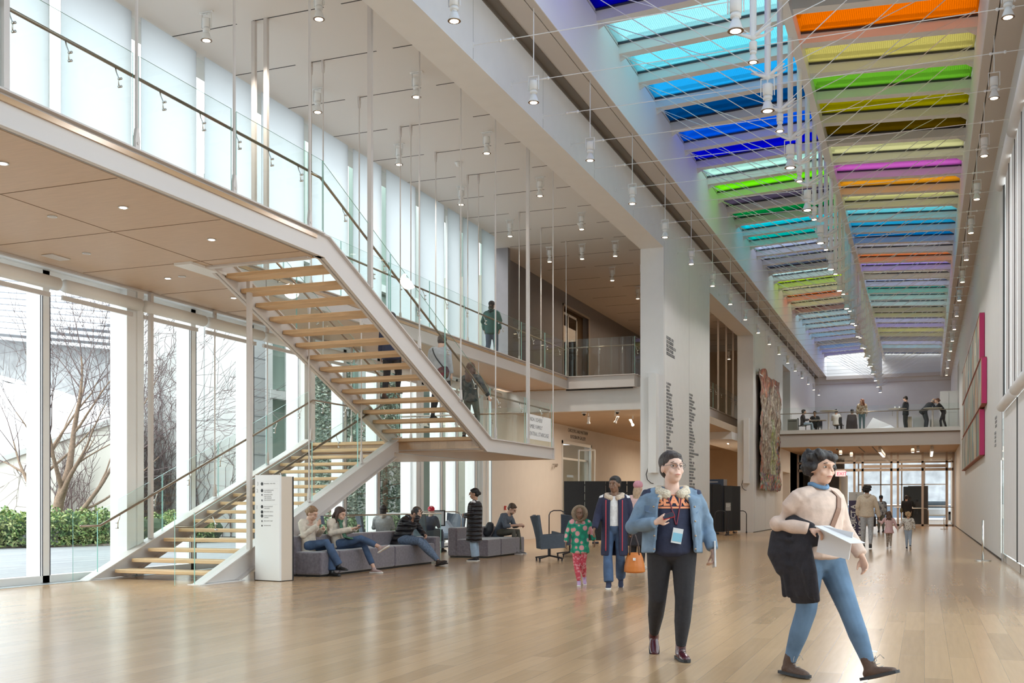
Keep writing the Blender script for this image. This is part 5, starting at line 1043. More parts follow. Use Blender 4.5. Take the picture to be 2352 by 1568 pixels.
        o=garm(g_,'hair' if t not in('hat','hoodfur') else ('knit_hat' if t=='hat' else 'fur_hood'),hm,v=min(vox,.0095),sm=2)
        if t in('hat','hoodfur') and len(hair)>2:
            L=hair[3] if len(hair)>3 else .2
            def g2(b): b.loft([h(0,-.05,.0),h(0,-.08,-.08),h(0,-.09,-.08-L)],[(.078,.05),(.085,.045),(.06,.03)],ref=X)
            garm(g2,'hair',hair[2],v=min(vox,.011))
    # face
    if face or vox<.014:
        EW=M_('m','ew',lambda: mat('eye_white',(.55,.52,.50),.3)); EI=M_('m','ei',lambda: mat('eye_dark',(.05,.03,.02),.2)); LP=M_('lip',skin,lambda: mat('lip_'+skin,tuple(c*k for c,k in zip(SK[skin],(.85,.55,.55))),.5))
        for q in (-1,1):
            b=MB(); b.sm=True; b.ell(h(q*.031,.0735,.008),(.0135,.0095,.0060),HM); e=b.build('eye',EW,r,local=True); b=MB(); b.sm=True; b.ell(h(q*.031,.0795,.008),(.0075,.0052,.0062),HM); b.build('iris',EI,e,local=True)
            if len(hair or ())>1 and hair[0] not in('hat','hoodfur'): b=MB(); b.sm=True; b.path([h(q*.014,.092,.030),h(q*.032,.0915,.036),h(q*.052,.078,.030)],[.0035,.0042,.002],6); b.build('eyebrow',hair[1],r,local=True)
        b=MB(); b.sm=True; b.path([h(-.023,.0865,-.056),h(-.009,.0985,-.054),h(.009,.0985,-.054),h(.023,.0865,-.056)],[.002,.0058,.0058,.002],8); b.build('mouth',LP,r,local=True)
    if hood:
        garm(lambda b: (b.loft([j['nek']+sh*.09-sh.cross(sp)*.02,j['nek']+sh.cross(sp)*.11-sp*.03,j['nek']-sh*.09-sh.cross(sp)*.02],[.04,.06,.04],ref=sp)),'hood',hood,v=.013)
    r['_s']=0; del r['_s']
    return r,j,h,HM
def at_local(r,b,name,m,parent=None): return b.build(name,m,parent or r,local=True)
def phone(owner_lab,p,d1,d2,loc,yaw,s,case=(.05,.06,.10),ps=1):
    """thin slab held in a hand; p local centre in the person's frame, d1 long axis, d2 face normal"""
    M=MX.Translation(V(loc))@MX.Rotation(yaw,4,'Z')@MX.Scale(s,4); P=M@V(p); a=(M.to_3x3()@V(d1)).normalized(); n=(M.to_3x3()@V(d2)).normalized(); n=(n-a*n.dot(a)).normalized(); c=a.cross(n)
    r=tag(thing('phone',None,None,P),owner_lab,'phone'); b=MB(); b.obox(P,(.075*ps,.009,.152*ps),MX((c,n,a)).transposed()); b.build('case',M_('m',case,lambda: mat('phone_case_%d'%len(_m),case,.3)),r); b=MB(); b.obox(P+n*.0055,(.068*ps,.002,.142*ps),MX((c,n,a)).transposed()); b.build('screen',M_('m','scr',lambda: mat('phone_screen',(.02,.02,.025),.1)),r)
    return r
# ---------------------------------------------------------------- the people
from mathutils.bvhtree import BVHTree
def bvh(o): return BVHTree.FromPolygons([v.co for v in o.data.vertices],[p.vertices[:] for p in o.data.polygons])
def onto(points,t,off=.004,d=(0,-1,0),far=.6):
    """drop points onto a garment along d (person's frame)"""
    d=V(d); out=[]
    for p in points:
        p=V(p); hit=t.ray_cast(p-d*far,d); out.append(hit[0]-d*off if hit[0] else p)
    return out
def kid(r,name): return [c for c in r.children if c.name.split('.')[0]==name][0]
def strap(r,t,pts,w,name,m,off=.008,d=(0,-1,0),n=14):
    P=[]; pts=[V(p) for p in pts]
    for a,b_ in zip(pts[:-1],pts[1:]): P+=[a.lerp(b_,i/n) for i in range(n)]
    P.append(pts[-1]); Q=onto(P,t,off,d); b=MB(); b.sm=True; b.path(Q,[w]*len(Q),6); return b.build(name,m,r,local=True)
NAVY=cloth((.025,.03,.065),bump=.15); BLKC=cloth((.022,.02,.024),bump=.2); CREAM=mat('sherpa',(.66,.56,.44),.95,noise=.15,nscale=60,bump=1.0)
DENIM=mat('denim_jacket',(.15,.215,.30),.85,noise=.28,nscale=9,bump=.35)
WHT=cloth((.72,.70,.70)); SOLE=mat('sole_white',(.75,.73,.70),.6)
# 1 person in the denim jacket
L1=(-1.93,8.6,0); yw=math.pi+.36
r,j,h,HM=person('person with glasses in a fleece-lined denim jacket over a navy shirt, walking with phone',L1,yw,1.70,
 dict(pel=(0,0,.96),nek=(0,.005,1.45),hed=(0,.03,1.605),sR=(.185,-.01,1.405),sL=(-.185,-.01,1.405),eR=(.335,.03,1.11),wR=(.165,.235,1.15),eL=(-.30,-.07,1.15),wL=(-.335,.05,.915),
 hR=(.10,-.01,.93),kR=(.115,-.05,.50),aR=(.11,-.33,.17),fR=(.05,.75,-.65),hL=(-.10,.01,.93),kL=(-.09,.08,.50),aL=(-.065,.06,.095),fL=(-.12,1,0)),
 skin='pale',top=DENIM,under=(NAVY,.89),pants=BLKC,shaft=.34,shoes=mat('boot_cherry',(.07,.012,.02),.18,spec=.7),hair=('short',hairm((.035,.022,.02))),head=(.30,.06,0),hs=1.16,vox=.0105,fit=1.24,hem=.89,openj=.78,belly=.035,collar=(CREAM,1.30,.044),face=True,
 hands={'R':((-.80,.35,.45),(-.3,-.9,.2),-1,1.15),'L':((-.05,.1,-1),(1,0,0),1,.7)},shoe_s=1.04)
sh_=bvh(kid(r,'shirt'))
b=MB(); t=text('BEARS',mat('team_orange',(.85,.32,.16),.7),None,(0,0,0),(1,0,0),(0,0,1),.108,'t',.0,align='CENTER',font=.005,sx=1.0)
bm=bmesh.new(); bm.from_mesh(t.data); bmesh.ops.subdivide_edges(bm,edges=bm.edges[:],cuts=2); bmesh.ops.triangulate(bm,faces=bm.faces)
vs=onto([(-v.co.x,.5,1.292+v.co.z) for v in bm.verts],sh_,.006); bm.verts.index_update(); b.add(vs,[[v.index for v in f_.verts] for f_ in bm.faces]); bm.free(); mt_=t.data.materials[0]; bpy.data.objects.remove(t); b.build('shirt_lettering',mt_,r,local=True)
b=MB()
for z,hh in ((1.375,.006),(1.265,.016)):
    q=onto([(x/100,.5,z+dz) for x in range(-14,15,2) for dz in (0,hh)],sh_,.006); b.add(q,[(2*i,2*i+1,2*i+3,2*i+2) for i in range(len(q)//2-1)])
b.build('shirt_band',mt_,r,local=True)
LY=mat('lanyard_maroon',(.16,.02,.04),.6)
strap(r,sh_,[(.065,.5,1.40),(.03,.5,1.30),(-.01,.5,1.13)],.006,'lanyard',LY); strap(r,sh_,[(-.065,.5,1.40),(-.05,.5,1.30),(-.015,.5,1.13)],.006,'lanyard',LY)
b=MB(); q=onto([(-.015,.5,1.04)],sh_,.025)[0]; b.obox(q,(.085,.006,.125),MX.Rotation(-.18,3,'Y')); bd=b.build('badge',mat('badge_white',(.7,.72,.74),.4),r,local=True); b=MB(); b.obox(q+V((0,.004,-.012)),(.078,.003,.07),MX.Rotation(-.18,3,'Y')); b.build('badge_print',mat('badge_blue',(.22,.50,.68),.4),bd,local=True)
b=MB(); b.sm=True
for q_ in (-1,1): b.path([h(q_*.033+math.cos(a)*.026,.101,.008+math.sin(a)*.018) for a in [2*math.pi*i/14 for i in range(15)]],.0018,5); b.tube(h(q_*.058,.098,.014),h(q_*.080,.0,.012),.0018,5)
b.tube(h(-.008,.103,.012),h(.008,.103,.012),.0018,5); b.build('glasses',mat('spectacle_grey',(.12,.12,.14),.3,metal=.6),r,local=True)
jk=bvh(kid(r,'jacket')); b=MB(); b.sm=True
for sgn in (-1,1):
    P=onto([(sgn*(.115+.03*(1.40-z)),.5,z) for z in [1.36-.05*i for i in range(10)]],jk,.004); b.path(P,[.022]*len(P),8)
b.build('sherpa_edge',CREAM,r,local=True)
b=MB(); b.sm=True
for sgn in (-1,1):
    for z in (1.28,1.16,1.04,.93): q=onto([(sgn*.17,.5,z)],jk,.004)[0]; b.ell(q,(.009,.005,.009))
b.build('button',mat('brass_button',(.35,.27,.2),.35,metal=.8),r,local=True)
b=MB()
for sgn in (-1,1):
    q=onto([(sgn*(.19+dx),.5,1.29+dz) for dx,dz in ((-.05,0),(.05,0),(.05,-.045),(0,-.065),(-.05,-.045))],jk,.006); b.add(q,[(0,1,2,3,4)])
b.build('pocket_flap',mat('denim_dark',(.11,.17,.27),.85),r,local=True)
for q_ in 'R': pass
phone('red phone held at the chest of the person in the denim jacket',(.065,.275,1.205),(-.9,.1,.25),(0,.8,.6),L1,yw,1.70/1.75,(.55,.02,.02),ps=.62)
bk=tag(thing('folded_leaflet',None,None,(-1.6,8.6,.95)),'folded white leaflet in the lowered hand of the person in the denim jacket','leaflet'); Mw=MX.Translation(V(L1))@MX.Rotation(yw,4,'Z')@MX.Scale(1.70/1.75,4); b=MB(); q=Mw@V((-.345,.06,.88)); b.obox(q,(.012,.11,.21),MX.Rotation(yw,3,'Z')@MX.Rotation(.15,3,'X')); b.build('sheet',WHT,bk)
# boot laces
for c_ in [c for c in r.children if c.name.startswith('shoe')][1:2]:
    b=MB(); b.sm=True; A=j['aL']; fd=j['fL'].normalized(); sd=fd.cross(V((0,0,1)))
    for i in range(5): z=.02-.022*i; b.tube(A+fd*(.045+.017*i)+V((0,0,z))+sd*.02,A+fd*(.05+.017*i)+V((0,0,z+.006))-sd*.02,.0028,5)
    b.build('laces',BLK,c_,local=True)
# 2 man with coat over his arm
L2=(-.72,8.03,0); yw=-2.2
KNIT=cloth((.58,.43,.36),bump=.3,sc=14)
r,j,h,HM=person('person in a beige sweater striding with a dark coat over the arm and papers',L2,yw,1.68,
 dict(pel=(0,0,.95),wai=(0,0,1.07),che=(0,.0,1.28),nek=(0,-.01,1.45),hed=(0,.03,1.59),sR=(.18,-.02,1.40),sL=(-.18,.0,1.40),eR=(.27,-.16,1.17),wR=(.20,.10,1.13),eL=(-.22,.06,1.13),wL=(-.20,.24,.93),
 hL=(-.085,.02,.92),kL=(-.12,.19,.52),aL=(-.14,.36,.125),fL=(-.1,.93,.30),hR=(.085,-.01,.92),kR=(.09,-.04,.51),aR=(.10,-.20,.10),fR=(.1,1,0)),
 skin='light',top=KNIT,pants=cloth((.10,.165,.26),sc=6,noise=.25),shoes=(mat('hiking_brown',(.085,.045,.03),.7,bump=.3,nscale=40),mat('hiking_sole',(.03,.03,.035),.7)),shaft=.16,hair=('curly',hairm((.018,.012,.012)),1.15),head=(-.15,-.05,0),hs=1.1,vox=.0105,fit=1.24,hem=.93,face=True,
 hands={'R':((-.1,.95,-.15),(.0,-.1,-1),-1,.8),'L':((0,.35,-.95),(1,0,0),1,.5)},shoe_s=1.12)
jk=bvh(kid(r,'jacket'))
garmL=[(-.09,.5,1.42),(-.04,.5,1.3),(.02,.5,1.15),(.1,.5,1.0)]
b=MB(); Q=onto([V(garmL[0]).lerp(V(garmL[-1]),i/16) for i in range(17)],jk,.006)
vs=[]; 
for q in Q: vs+=[q+V((-.022,0,-.008)),q+V((.022,0,.008)),q+V((.022,.006,.008)),q+V((-.022,.006,-.008))]
b.add(vs,[(4*i+k,4*i+(k+1)%4,4*i+4+(k+1)%4,4*i+4+k) for i in range(16) for k in range(4)]); b.build('shoulder_strap',mat('strap_brown',(.22,.11,.07),.6),r,local=True)
def col(b): 
    nk=j['nek']; b.loft([nk+V((math.cos(a)*.068,math.sin(a)*.066+.01,.02-.03*max(0,math.sin(a)))) for a in [2*math.pi*i/12 for i in range(13)]],[.018]*13,ref=(0,0,1),n=8)
B=Blob(); B.sm=True; col(B); B.skin('shirt_collar',cloth((.12,.22,.36)),r,.009,2)
ct=tag(thing('coat',None,None,(-.9,8.0,.9)),'dark charcoal coat hanging over the arm of the striding person in the beige sweater','coat'); ct.location=L2; ct.rotation_euler=(0,0,yw); s_=1.68/1.75; ct.scale=(s_*.74,s_*.92,s_*.97)
B=Blob(); B.sm=True
B.loft([(.26,-.20,1.21),(.28,-.06,1.20),(.25,.08,1.14),(.24,.13,1.08)],[(.05,.06),(.08,.085),(.085,.07),(.05,.05)],ref=(0,0,1),n=16,cap=1)
B.loft([(.27,-.12,1.20),(.30,-.17,1.10),(.32,-.18,.98),(.30,-.13,.86),(.27,-.10,.80)],[(.10,.06),(.125,.085),(.125,.10),(.105,.08),(.07,.05)],ref=(0,1,0),n=18,cap=1)
B.loft([(.27,.02,1.15),(.29,.0,1.0),(.28,.0,.84),(.25,.01,.70),(.22,.02,.60)],[(.09,.06),(.13,.075),(.15,.07),(.16,.055),(.155,.03)],ref=(0,1,0),n=18,cap=.3)
for i in range(7): y=-.15+.05*i; B.loft([(.30+.03*math.sin(i*2.1),y*.7,1.05),(.31+.03*math.sin(i*1.7),y,.85),(.26+.02*math.sin(i*2.6),y*1.15,.64+.02*math.sin(i*3))],[.028,.034,.026],ref=(0,1,0),n=10)
for i in range(3): B.loft([(.32,-.24,1.12-.09*i),(.375,-.14,1.09-.09*i),(.35,-.02,1.08-.10*i)],[.02,.026,.02],ref=(0,0,1),n=8)
B.skin('cloth',mat('coat_charcoal',(.020,.017,.022),.95,noise=.2,nscale=20,bump=.5),ct,.010,6)
pp=tag(thing('papers',None,None,(-.5,7.8,1.1)),'loose white sheets held in front of the striding person in the beige sweater','papers'); pp.location=L2; pp.rotation_euler=(0,0,yw); pp.scale=(s_,s_,s_)
b=MB(); b.obox((.17,.30,1.04),(.006,.26,.20),MX.Rotation(.20,3,'Z')@MX.Rotation(-.18,3,'X')).obox((.19,.36,1.10),(.16,.34,.004),MX.Rotation(-.35,3,'X')); b.build('sheet',mat('paper',(.62,.60,.62),.7),pp,local=True)
for c_ in [c for c in r.children if c.name.startswith('shoe')]:
    q='R' if 'R' and c_==[c for c in r.children if c.name.startswith('shoe')][0] else 'L'; A=j['a'+q]; fd=j['f'+q].normalized(); up_=(V((0,0,1))-fd*fd.z).normalized(); sd=fd.cross(up_); b=MB(); b.sm=True
    for i in range(4): b.tube(A+fd*(.05+.02*i)+up_*(.02-.022*i)+sd*.022,A+fd*(.055+.02*i)+up_*(.025-.022*i)-sd*.022,.003,5)
    b.path([A+fd*.05+up_*.035,A+fd*.09+up_*.06+sd*.03,A+fd*.10+up_*.02+sd*.05],.0025,5); b.path([A+fd*.05+up_*.035,A+fd*.09+up_*.065-sd*.03,A+fd*.11+up_*.03-sd*.04],.0025,5); b.build('laces',mat('lace_grey',(.3,.28,.26)),c_,local=True)
# 3 mother
L3=(-4.34,15.45,0); yw=math.pi+.22
NC=cloth((.018,.02,.05),bump=.15)
r,j,h,HM=person('woman in a long open navy coat with fur collar carrying an orange handbag',L3,yw,1.70,
 dict(eR=(.255,.02,1.13),wR=(.30,.16,.92),eL=(-.25,-.03,1.14),wL=(-.27,.05,.89),kR=(.10,.07,.50),aR=(.08,.16,.095),kL=(-.09,.03,.50),aL=(-.085,-.24,.15),fL=(-.05,.8,-.5)),
 skin='brown',top=NC,under=(WHT,.95),pants=JEAN,shoes=(NAVY,SOLE),hair=('short',hairm((.012,.01,.01))),head=(-.38,-.03,0),vox=.0125,fit=1.02,hem=.50,openj=.42,flare=.035,collar=(mat('fur_collar',(.58,.46,.36),1,noise=.25,nscale=50,bump=1.0),1.35,.05),face=True,hands={'L':((0,.05,-1),(1,0,0),1,1.1)})
jk=bvh(kid(r,'jacket')); b=MB(); b.sm=True
for sgn in (-1,1):
    P=onto([(sgn*(.125),.5,z) for z in [1.36-.06*i for i in range(14)]],jk,.002); b.path(P,[.010]*len(P),6)
b.build('red_lining',mat('lining_red',(.40,.04,.06),.7),r,local=True)
hb=tag(thing('handbag',None,None,(-4.1,15.5,.4)),'orange leather handbag with dark handles carried by the woman in the navy coat','handbag'); hb.location=L3; hb.rotation_euler=(0,0,yw)
OR_=mat('orange_leather',(.55,.17,.03),.45,bump=.2,nscale=20)
B=Blob(); B.sm=True; B.loft([(-.30,.05,.25),(-.30,.05,.33),(-.30,.05,.45),(-.30,.05,.53)],[(.16,.075),(.155,.075),(.13,.06),(.10,.035)],ref=(1,0,0),n=16,cap=.3); B.skin('bag_body',OR_,hb,.010,2)
b=MB(); b.sm=True
for dy in (-.02,.03): b.path([(-.37,.05+dy,.50),(-.355,.05+dy,.66),(-.31,.05+dy,.80),(-.27,.05+dy,.80),(-.235,.05+dy,.66),(-.23,.05+dy,.50)],.010,6)
b.build('bag_handle',mat('bag_dark',(.05,.03,.03),.5),hb,local=True); MB().box(-.32,-.28,.115,.125,.42,.46).build('bag_label',WHT,hb,local=True)
# 4 child
GP=mat('child_coat',(.02,.28,.16),.9); n=GP.node_tree.nodes; l=GP.node_tree.links; tc_=n.new('ShaderNodeTexCoord'); mp_=n.new('ShaderNodeMapping'); mp_.inputs['Scale'].default_value=(7.5,7.5,7.5); l.new(tc_.outputs['Object'],mp_.inputs[0]); vo=n.new('ShaderNodeTexVoronoi'); vo.inputs['Scale'].default_value=1; vo.inputs['Randomness'].default_value=.7; l.new(mp_.outputs[0],vo.inputs[0]); cr=n.new('ShaderNodeValToRGB'); e=cr.color_ramp.elements; e[0].position=0; e[0].color=(.75,.36,.36,1); e[1].position=.40; e[1].color=(.62,.30,.32,1); q=e.new(.46); q.color=(.015,.30,.17,1); q=e.new(.8); q.color=(.01,.12,.09,1); l.new(vo.outputs['Distance'],cr.inputs[0]); l.new(cr.outputs[0],n['Principled BSDF'].inputs[0])
person('small child in a green coat with pink spots, fur hood and red leggings',(-4.98,15.75,0),math.pi+.3,1.24,
 dict(nek=(0,0,1.42),hed=(0,.02,1.575),eR=(.27,.0,1.15),wR=(.30,.06,.94),eL=(-.27,-.02,1.15),wL=(-.31,.05,.98),kR=(.07,.05,.50),aR=(.02,.10,.095),kL=(-.06,.0,.50),aL=(-.10,-.20,.17),fL=(-.1,.8,-.5)),
 skin='brown',top=GP,pants=spots('leggings_red',[(.5,.05,.08),(.55,.07,.1),(.65,.25,.28)],30),shoes=(mat('lilac_shoe',(.45,.30,.48),.6),SOLE),hair=('hoodfur',mat('hood_fur',(.30,.22,.15),1,noise=.5,nscale=70,bump=1.0)),vox=.015,fit=1.22,hem=.72,hs=1.22,face=True,head=(-.1,0,0))
# 5 woman with the pink hat
person('person with a pink knit hat and long fair hair walking away behind the denim jacket',(-5.2,20.2,0),-.15,1.72,None,skin='pale',top=cloth((.62,.42,.40)),pants=BLKC,shoes=(WHT,SOLE),hair=('hat',cloth((.55,.26,.31)),hairm((.40,.28,.18)),.30),vox=.016,hem=.80,skirt=(BLKC,.5))
# 6 woman in long black coat
PUF=mat('black_puffer',(.02,.019,.023),.5); n=PUF.node_tree.nodes; l=PUF.node_tree.links; tc_=n.new('ShaderNodeTexCoord'); wv=n.new('ShaderNodeTexWave'); wv.bands_direction='Z'; wv.wave_profile='SIN'; wv.inputs['Scale'].default_value=3.2; wv.inputs['Distortion'].default_value=1.5; wv.inputs['Detail Scale'].default_value=2; l.new(tc_.outputs['Object'],wv.inputs[0]); bu=n.new('ShaderNodeBump'); bu.inputs['Strength'].default_value=.8; bu.inputs['Distance'].default_value=.05; l.new(wv.outputs['Fac'],bu.inputs['Height']); l.new(bu.outputs[0],n['Principled BSDF'].inputs['Normal'])
r,j,h,HM=person('woman with a black hair bun in a long black coat standing with clasped hands',(-9.22,21.5,0),1.78,1.62,
 dict(eR=(.26,.02,1.12),wR=(.06,.24,1.09),eL=(-.26,.02,1.12),wL=(-.06,.24,1.07)),skin='tan',top=PUF,under=(WHT,.95),pants=JEANL,shoes=(BLKC,SOLE),hair=('bun',hairm((.012,.01,.01))),vox=.013,fit=1.12,hem=.46,openj=.16,flare=.03,hands={'R':((-.7,.5,.1),(0,-1,0),-1,.9),'L':((.7,.5,.1),(0,-1,0),1,.9)},face=True,collar=(WHT,.72,.022),head=(.1,-.1,0))
b=MB(); b.sm=True
for q_ in (-1,1): b.path([h(q_*.033+math.cos(a)*.024,.101,.008+math.sin(a)*.017) for a in [2*math.pi*i/12 for i in range(13)]],.0018,5)
b.build('glasses',BLK,r,local=True)
# seated poses
def sit(lean=-.08,zz=.55,kz=.54,ay=.50,head=.0,**k):
    d=dict(pel=(0,0,zz),wai=(0,lean*.5,zz+.13),che=(0,lean,zz+.33),nek=(0,lean+.02,zz+.50),hed=(0,lean+.07,zz+.635),sR=(.175,lean,zz+.46),sL=(-.175,lean,zz+.46),eR=(.24,lean+.06,zz+.21),eL=(-.24,lean+.06,zz+.21),wR=(.13,lean+.30,zz+.22),wL=(-.13,lean+.30,zz+.22),
     hR=(.09,.03,zz-.01),hL=(-.09,.03,zz-.01),kR=(.11,.46,kz),kL=(-.11,.46,kz),aR=(.11,ay,.095),aL=(-.11,ay,.095)); d.update(k); return d
CRM=cloth((.62,.54,.45),bump=.4,sc=16)
L7=(-10.12,16.18,0); y7=-1.70
person('seated woman with pinned up fair hair and cream sweater holding a phone upright',L7,y7,1.68,sit(-.02,.545,.56,.52,hed=(0,.09,1.135),nek=(0,.02,1.01),kR=(.04,.45,.62),aR=(-.10,.62,.20),kL=(-.10,.44,.54),aL=(-.05,.50,.095),wR=(.10,.30,.93),eR=(.24,.08,.74),wL=(-.05,.30,.86)),skin='light',top=CRM,pants=JEAN,shoes=mat('black_boot',(.02,.02,.02),.35),hair=('bun',hairm((.26,.15,.08))),head=(0,-.38,0),vox=.0125,hem=.50+0,face=True,flare=.03,hands={'R':((-.15,.35,.9),(-.8,-.3,0),-1,.8)},fit=1.02)
phone('dark phone held upright by the seated woman in the cream sweater',(.045,.36,1.02),(0,-.2,1),(0,-.9,-.3),L7,y7,.96)
L8=(-10.05,17.12,0); y8=-1.62
r,j,h,HM=person('seated woman with long dark hair and green scarf, one leg crossed over the other',L8,y8,1.68,sit(-.10,.545,.56,.50,hed=(0,.02,1.12),nek=(0,-.06,1.00),che=(0,-.13,.83),kR=(.02,.50,.66),aR=(-.06,.86,.50),fR=(0,.8,.45),kL=(-.12,.47,.54),aL=(-.08,.72,.095),wR=(.07,.34,.84),wL=(-.07,.34,.84)),skin='light',top=CRM,pants=JEAN,shoes=(mat('pink_sneaker',(.42,.30,.28),.7),SOLE),hair=('long',hairm((.05,.022,.015)),.24),head=(-.05,-.32,0),vox=.0125,face=True,flare=.01,cuff=.09,hands={'R':((-.3,.8,.2),(0,-.4,.9),-1,.7),'L':((.3,.8,.2),(0,-.4,.9),1,.7)})
B=Blob(); B.sm=True; GS=mat('scarf_green',(.06,.14,.09),.95,noise=.5,nscale=26,bump=.4); B.loft([(-.07,-.09,1.03),(0,.05,.99),(.07,-.06,1.03)],[.035,.045,.035],ref=(0,0,1)); B.loft([(.03,.04,.98),(.07,.10,.84),(.13,.22,.68),(.16,.38,.66)],[(.045,.025),(.05,.025),(.06,.025),(.055,.02)],ref=(1,0,0)); B.skin('scarf',GS,r,.011,2)
phone('black phone held flat in both hands by the seated woman with the green scarf',(0,.45,.88),(0,.9,.3),(0,-.3,.95),L8,y8,.96)
L9=(-10.0,19.5,0)
r,j,h,HM=person('seated man in a black hooded jacket bent forward with a phone at his ear',L9,-1.62,1.76,sit(.12,.535,.52,.72,wai=(0,.05,.66),che=(0,.14,.84),nek=(0,.25,.97),hed=(0,.36,1.05),sR=(.18,.17,.95),sL=(-.18,.17,.95),eR=(.22,.42,.80),wR=(.10,.46,1.02),eL=(-.22,.36,.68),wL=(-.10,.50,.62),kR=(.10,.47,.50),kL=(-.10,.45,.48),aR=(.06,.88,.12),aL=(-.12,.80,.10),fR=(.1,.9,.35),fL=(0,.95,.2)),skin='light',top=PUF,pants=cloth((.11,.15,.22),noise=.3),shoes=mat('brown_shoe',(.05,.035,.03),.6),hair=('short',hairm((.06,.04,.03))),head=(0,-.75,0),vox=.013,fit=1.3,hem=.50,hood=PUF,face=True,hands={'R':((-.1,-.1,.95),(-1,0,0),-1,.8)})
phone('black phone pressed to the ear of the bent-forward man in black',(.10,.43,1.10),(0,-.4,.9),(1,0,0),L9,-1.62,1.0)
person('person seen from behind beyond the glass guard in a grey fur hooded coat',(-12.15,22.75,0),.35,1.70,sit(-.02,.50),skin='light',top=cloth((.33,.34,.36)),pants=BLKC,shoes=BLK,hair=('bob',hairm((.02,.015,.015))),vox=.015,fit=1.15,hood=mat('hood_grey_fur',(.42,.37,.33),1,noise=.4,nscale=50,bump=1.0))
person('person with a red and white knit hat seated in an armchair behind the sofa',(-11.95,24.95,0),-.1,1.62,sit(0,.52),skin='pale',top=NAVY,pants=cloth((.25,.32,.45)),shoes=BLK,hair=('hat',spots('hat_red',[(.6,.02,.05),(.6,.02,.05),(.65,.3,.32)],22)),vox=.015)
r,j,h,HM=person('bearded man in a grey shirt and olive trousers sitting forward with forearms on his knees',(-9.98,24.85,0),-1.72,1.78,sit(.20,.535,.56,.52,wai=(0,.06,.67),che=(0,.16,.85),nek=(0,.28,1.0),hed=(0,.37,1.11),sR=(.18,.20,.97),sL=(-.18,.20,.97),eR=(.22,.30,.69),wR=(.12,.58,.72),eL=(-.22,.30,.69),wL=(-.10,.58,.70),kR=(.13,.48,.56),kL=(-.13,.46,.56)),skin='light',top=cloth((.10,.12,.155),noise=.2),pants=cloth((.10,.095,.075)),shoes=(mat('grey_sneaker',(.16,.15,.15),.7),SOLE),hair=('short',hairm((.07,.045,.03))),head=(0,-.6,0),vox=.013,hem=.50,face=True,sleeve=.72,fit=1.05)
b=Blob(); b.sm=True; b.ell(h(0,.04,-.085),(.05,.045,.04),HM); b.skin('beard',hairm((.14,.08,.05)),r,.009,2)
bp_=tag(thing('backpack',None,None,(-10.05,24.3,.43)),'dark backpack lying on the sofa behind the bearded man','backpack'); B=Blob(); B.sm=True; B.loft([(-10.18,24.5,.52),(-10.12,24.5,.62),(-10.08,24.5,.76)],[(.10,.16),(.11,.17),(.08,.13)],ref=(1,0,0)); o=B.skin('bag_body',mat('backpack_black',(.025,.028,.035),.6,bump=.4,nscale=12),bp_,.014,2); o.data.transform(MX.Translation(-V((-10.05,24.3,.43))))
# stairs
def step(dz=.0,**k): d=dict(kR=(.10,.12,.55),aR=(.09,.12,.24),kL=(-.10,.0,.50),aL=(-.09,-.16,.095)); d.update(k); return d
person('person in dark navy clothes on the upper stair flight, half hidden behind the treads',(-9.88,18.85,3.33),.1,1.76,step(),skin='light',top=NAVY,pants=BLKC,shoes=mat('brown_shoe2',(.10,.05,.035),.6),hair=('short',hairm((.03,.02,.02))),vox=.016,fit=1.15,hem=.80)
r,j,h,HM=person('person in a light grey sweater with a bag strap across the back on the stair',(-9.22,19.72,2.99),.0,1.78,step(nek=(0,.03,1.44),hed=(0,.10,1.56)),skin='light',top=cloth((.42,.42,.45),bump=.3,sc=14),pants=BLKC,shoes=BLK,hair=('short',hairm((.07,.045,.035))),head=(0,-.5,0),vox=.014,fit=1.28,hem=.78)
jk=bvh(kid(r,'jacket')); strap(r,jk,[(-.13,-.6,1.42),(.0,-.6,1.2),(.16,-.6,.98)],.012,'bag_strap',BLK,.006,(0,1,0)); B=Blob(); B.sm=True; B.loft([(.14,-.20,.99),(.16,-.20,.90),(.17,-.2,.80)],[(.12,.05),(.14,.06),(.10,.05)],ref=(1,0,0)); B.skin('crossbody_bag',spots('bag_floral',[(.06,.01,.02),(.20,.02,.04),(.04,.03,.03),(.12,.06,.04)],14),r,.012,2)
person('woman with long brown hair in a dark patterned jacket on the stair landing',(-8.98,20.75,2.62),-.1,1.66,step(eR=(.30,.02,1.17),wR=(.36,.15,.98)),skin='light',top=spots('jacket_pattern',[(.03,.035,.04),(.06,.07,.07),(.10,.09,.08),(.02,.02,.025)],16),pants=cloth((.10,.10,.08)),shoes=BLK,hair=('longcurly',hairm((.11,.05,.03)),.36),vox=.014,hem=.86)
person('man in a green jacket and cap walking away along the far upper walkway',(-11.6,28.3,5.36),.05,1.74,dict(kR=(.1,.08,.5),aR=(.09,.12,.095),kL=(-.1,0,.5),aL=(-.09,-.2,.12),eR=(.27,-.02,1.15),eL=(-.27,-.04,1.15)),skin='light',top=cloth((.06,.14,.13),bump=.3,sc=12),pants=cloth((.10,.13,.19)),shoes=BLK,hair=('hat',cloth((.05,.045,.045)),hairm((.05,.04,.03)),.02),vox=.016,fit=1.22,hem=.80,hood=cloth((.03,.06,.06)))
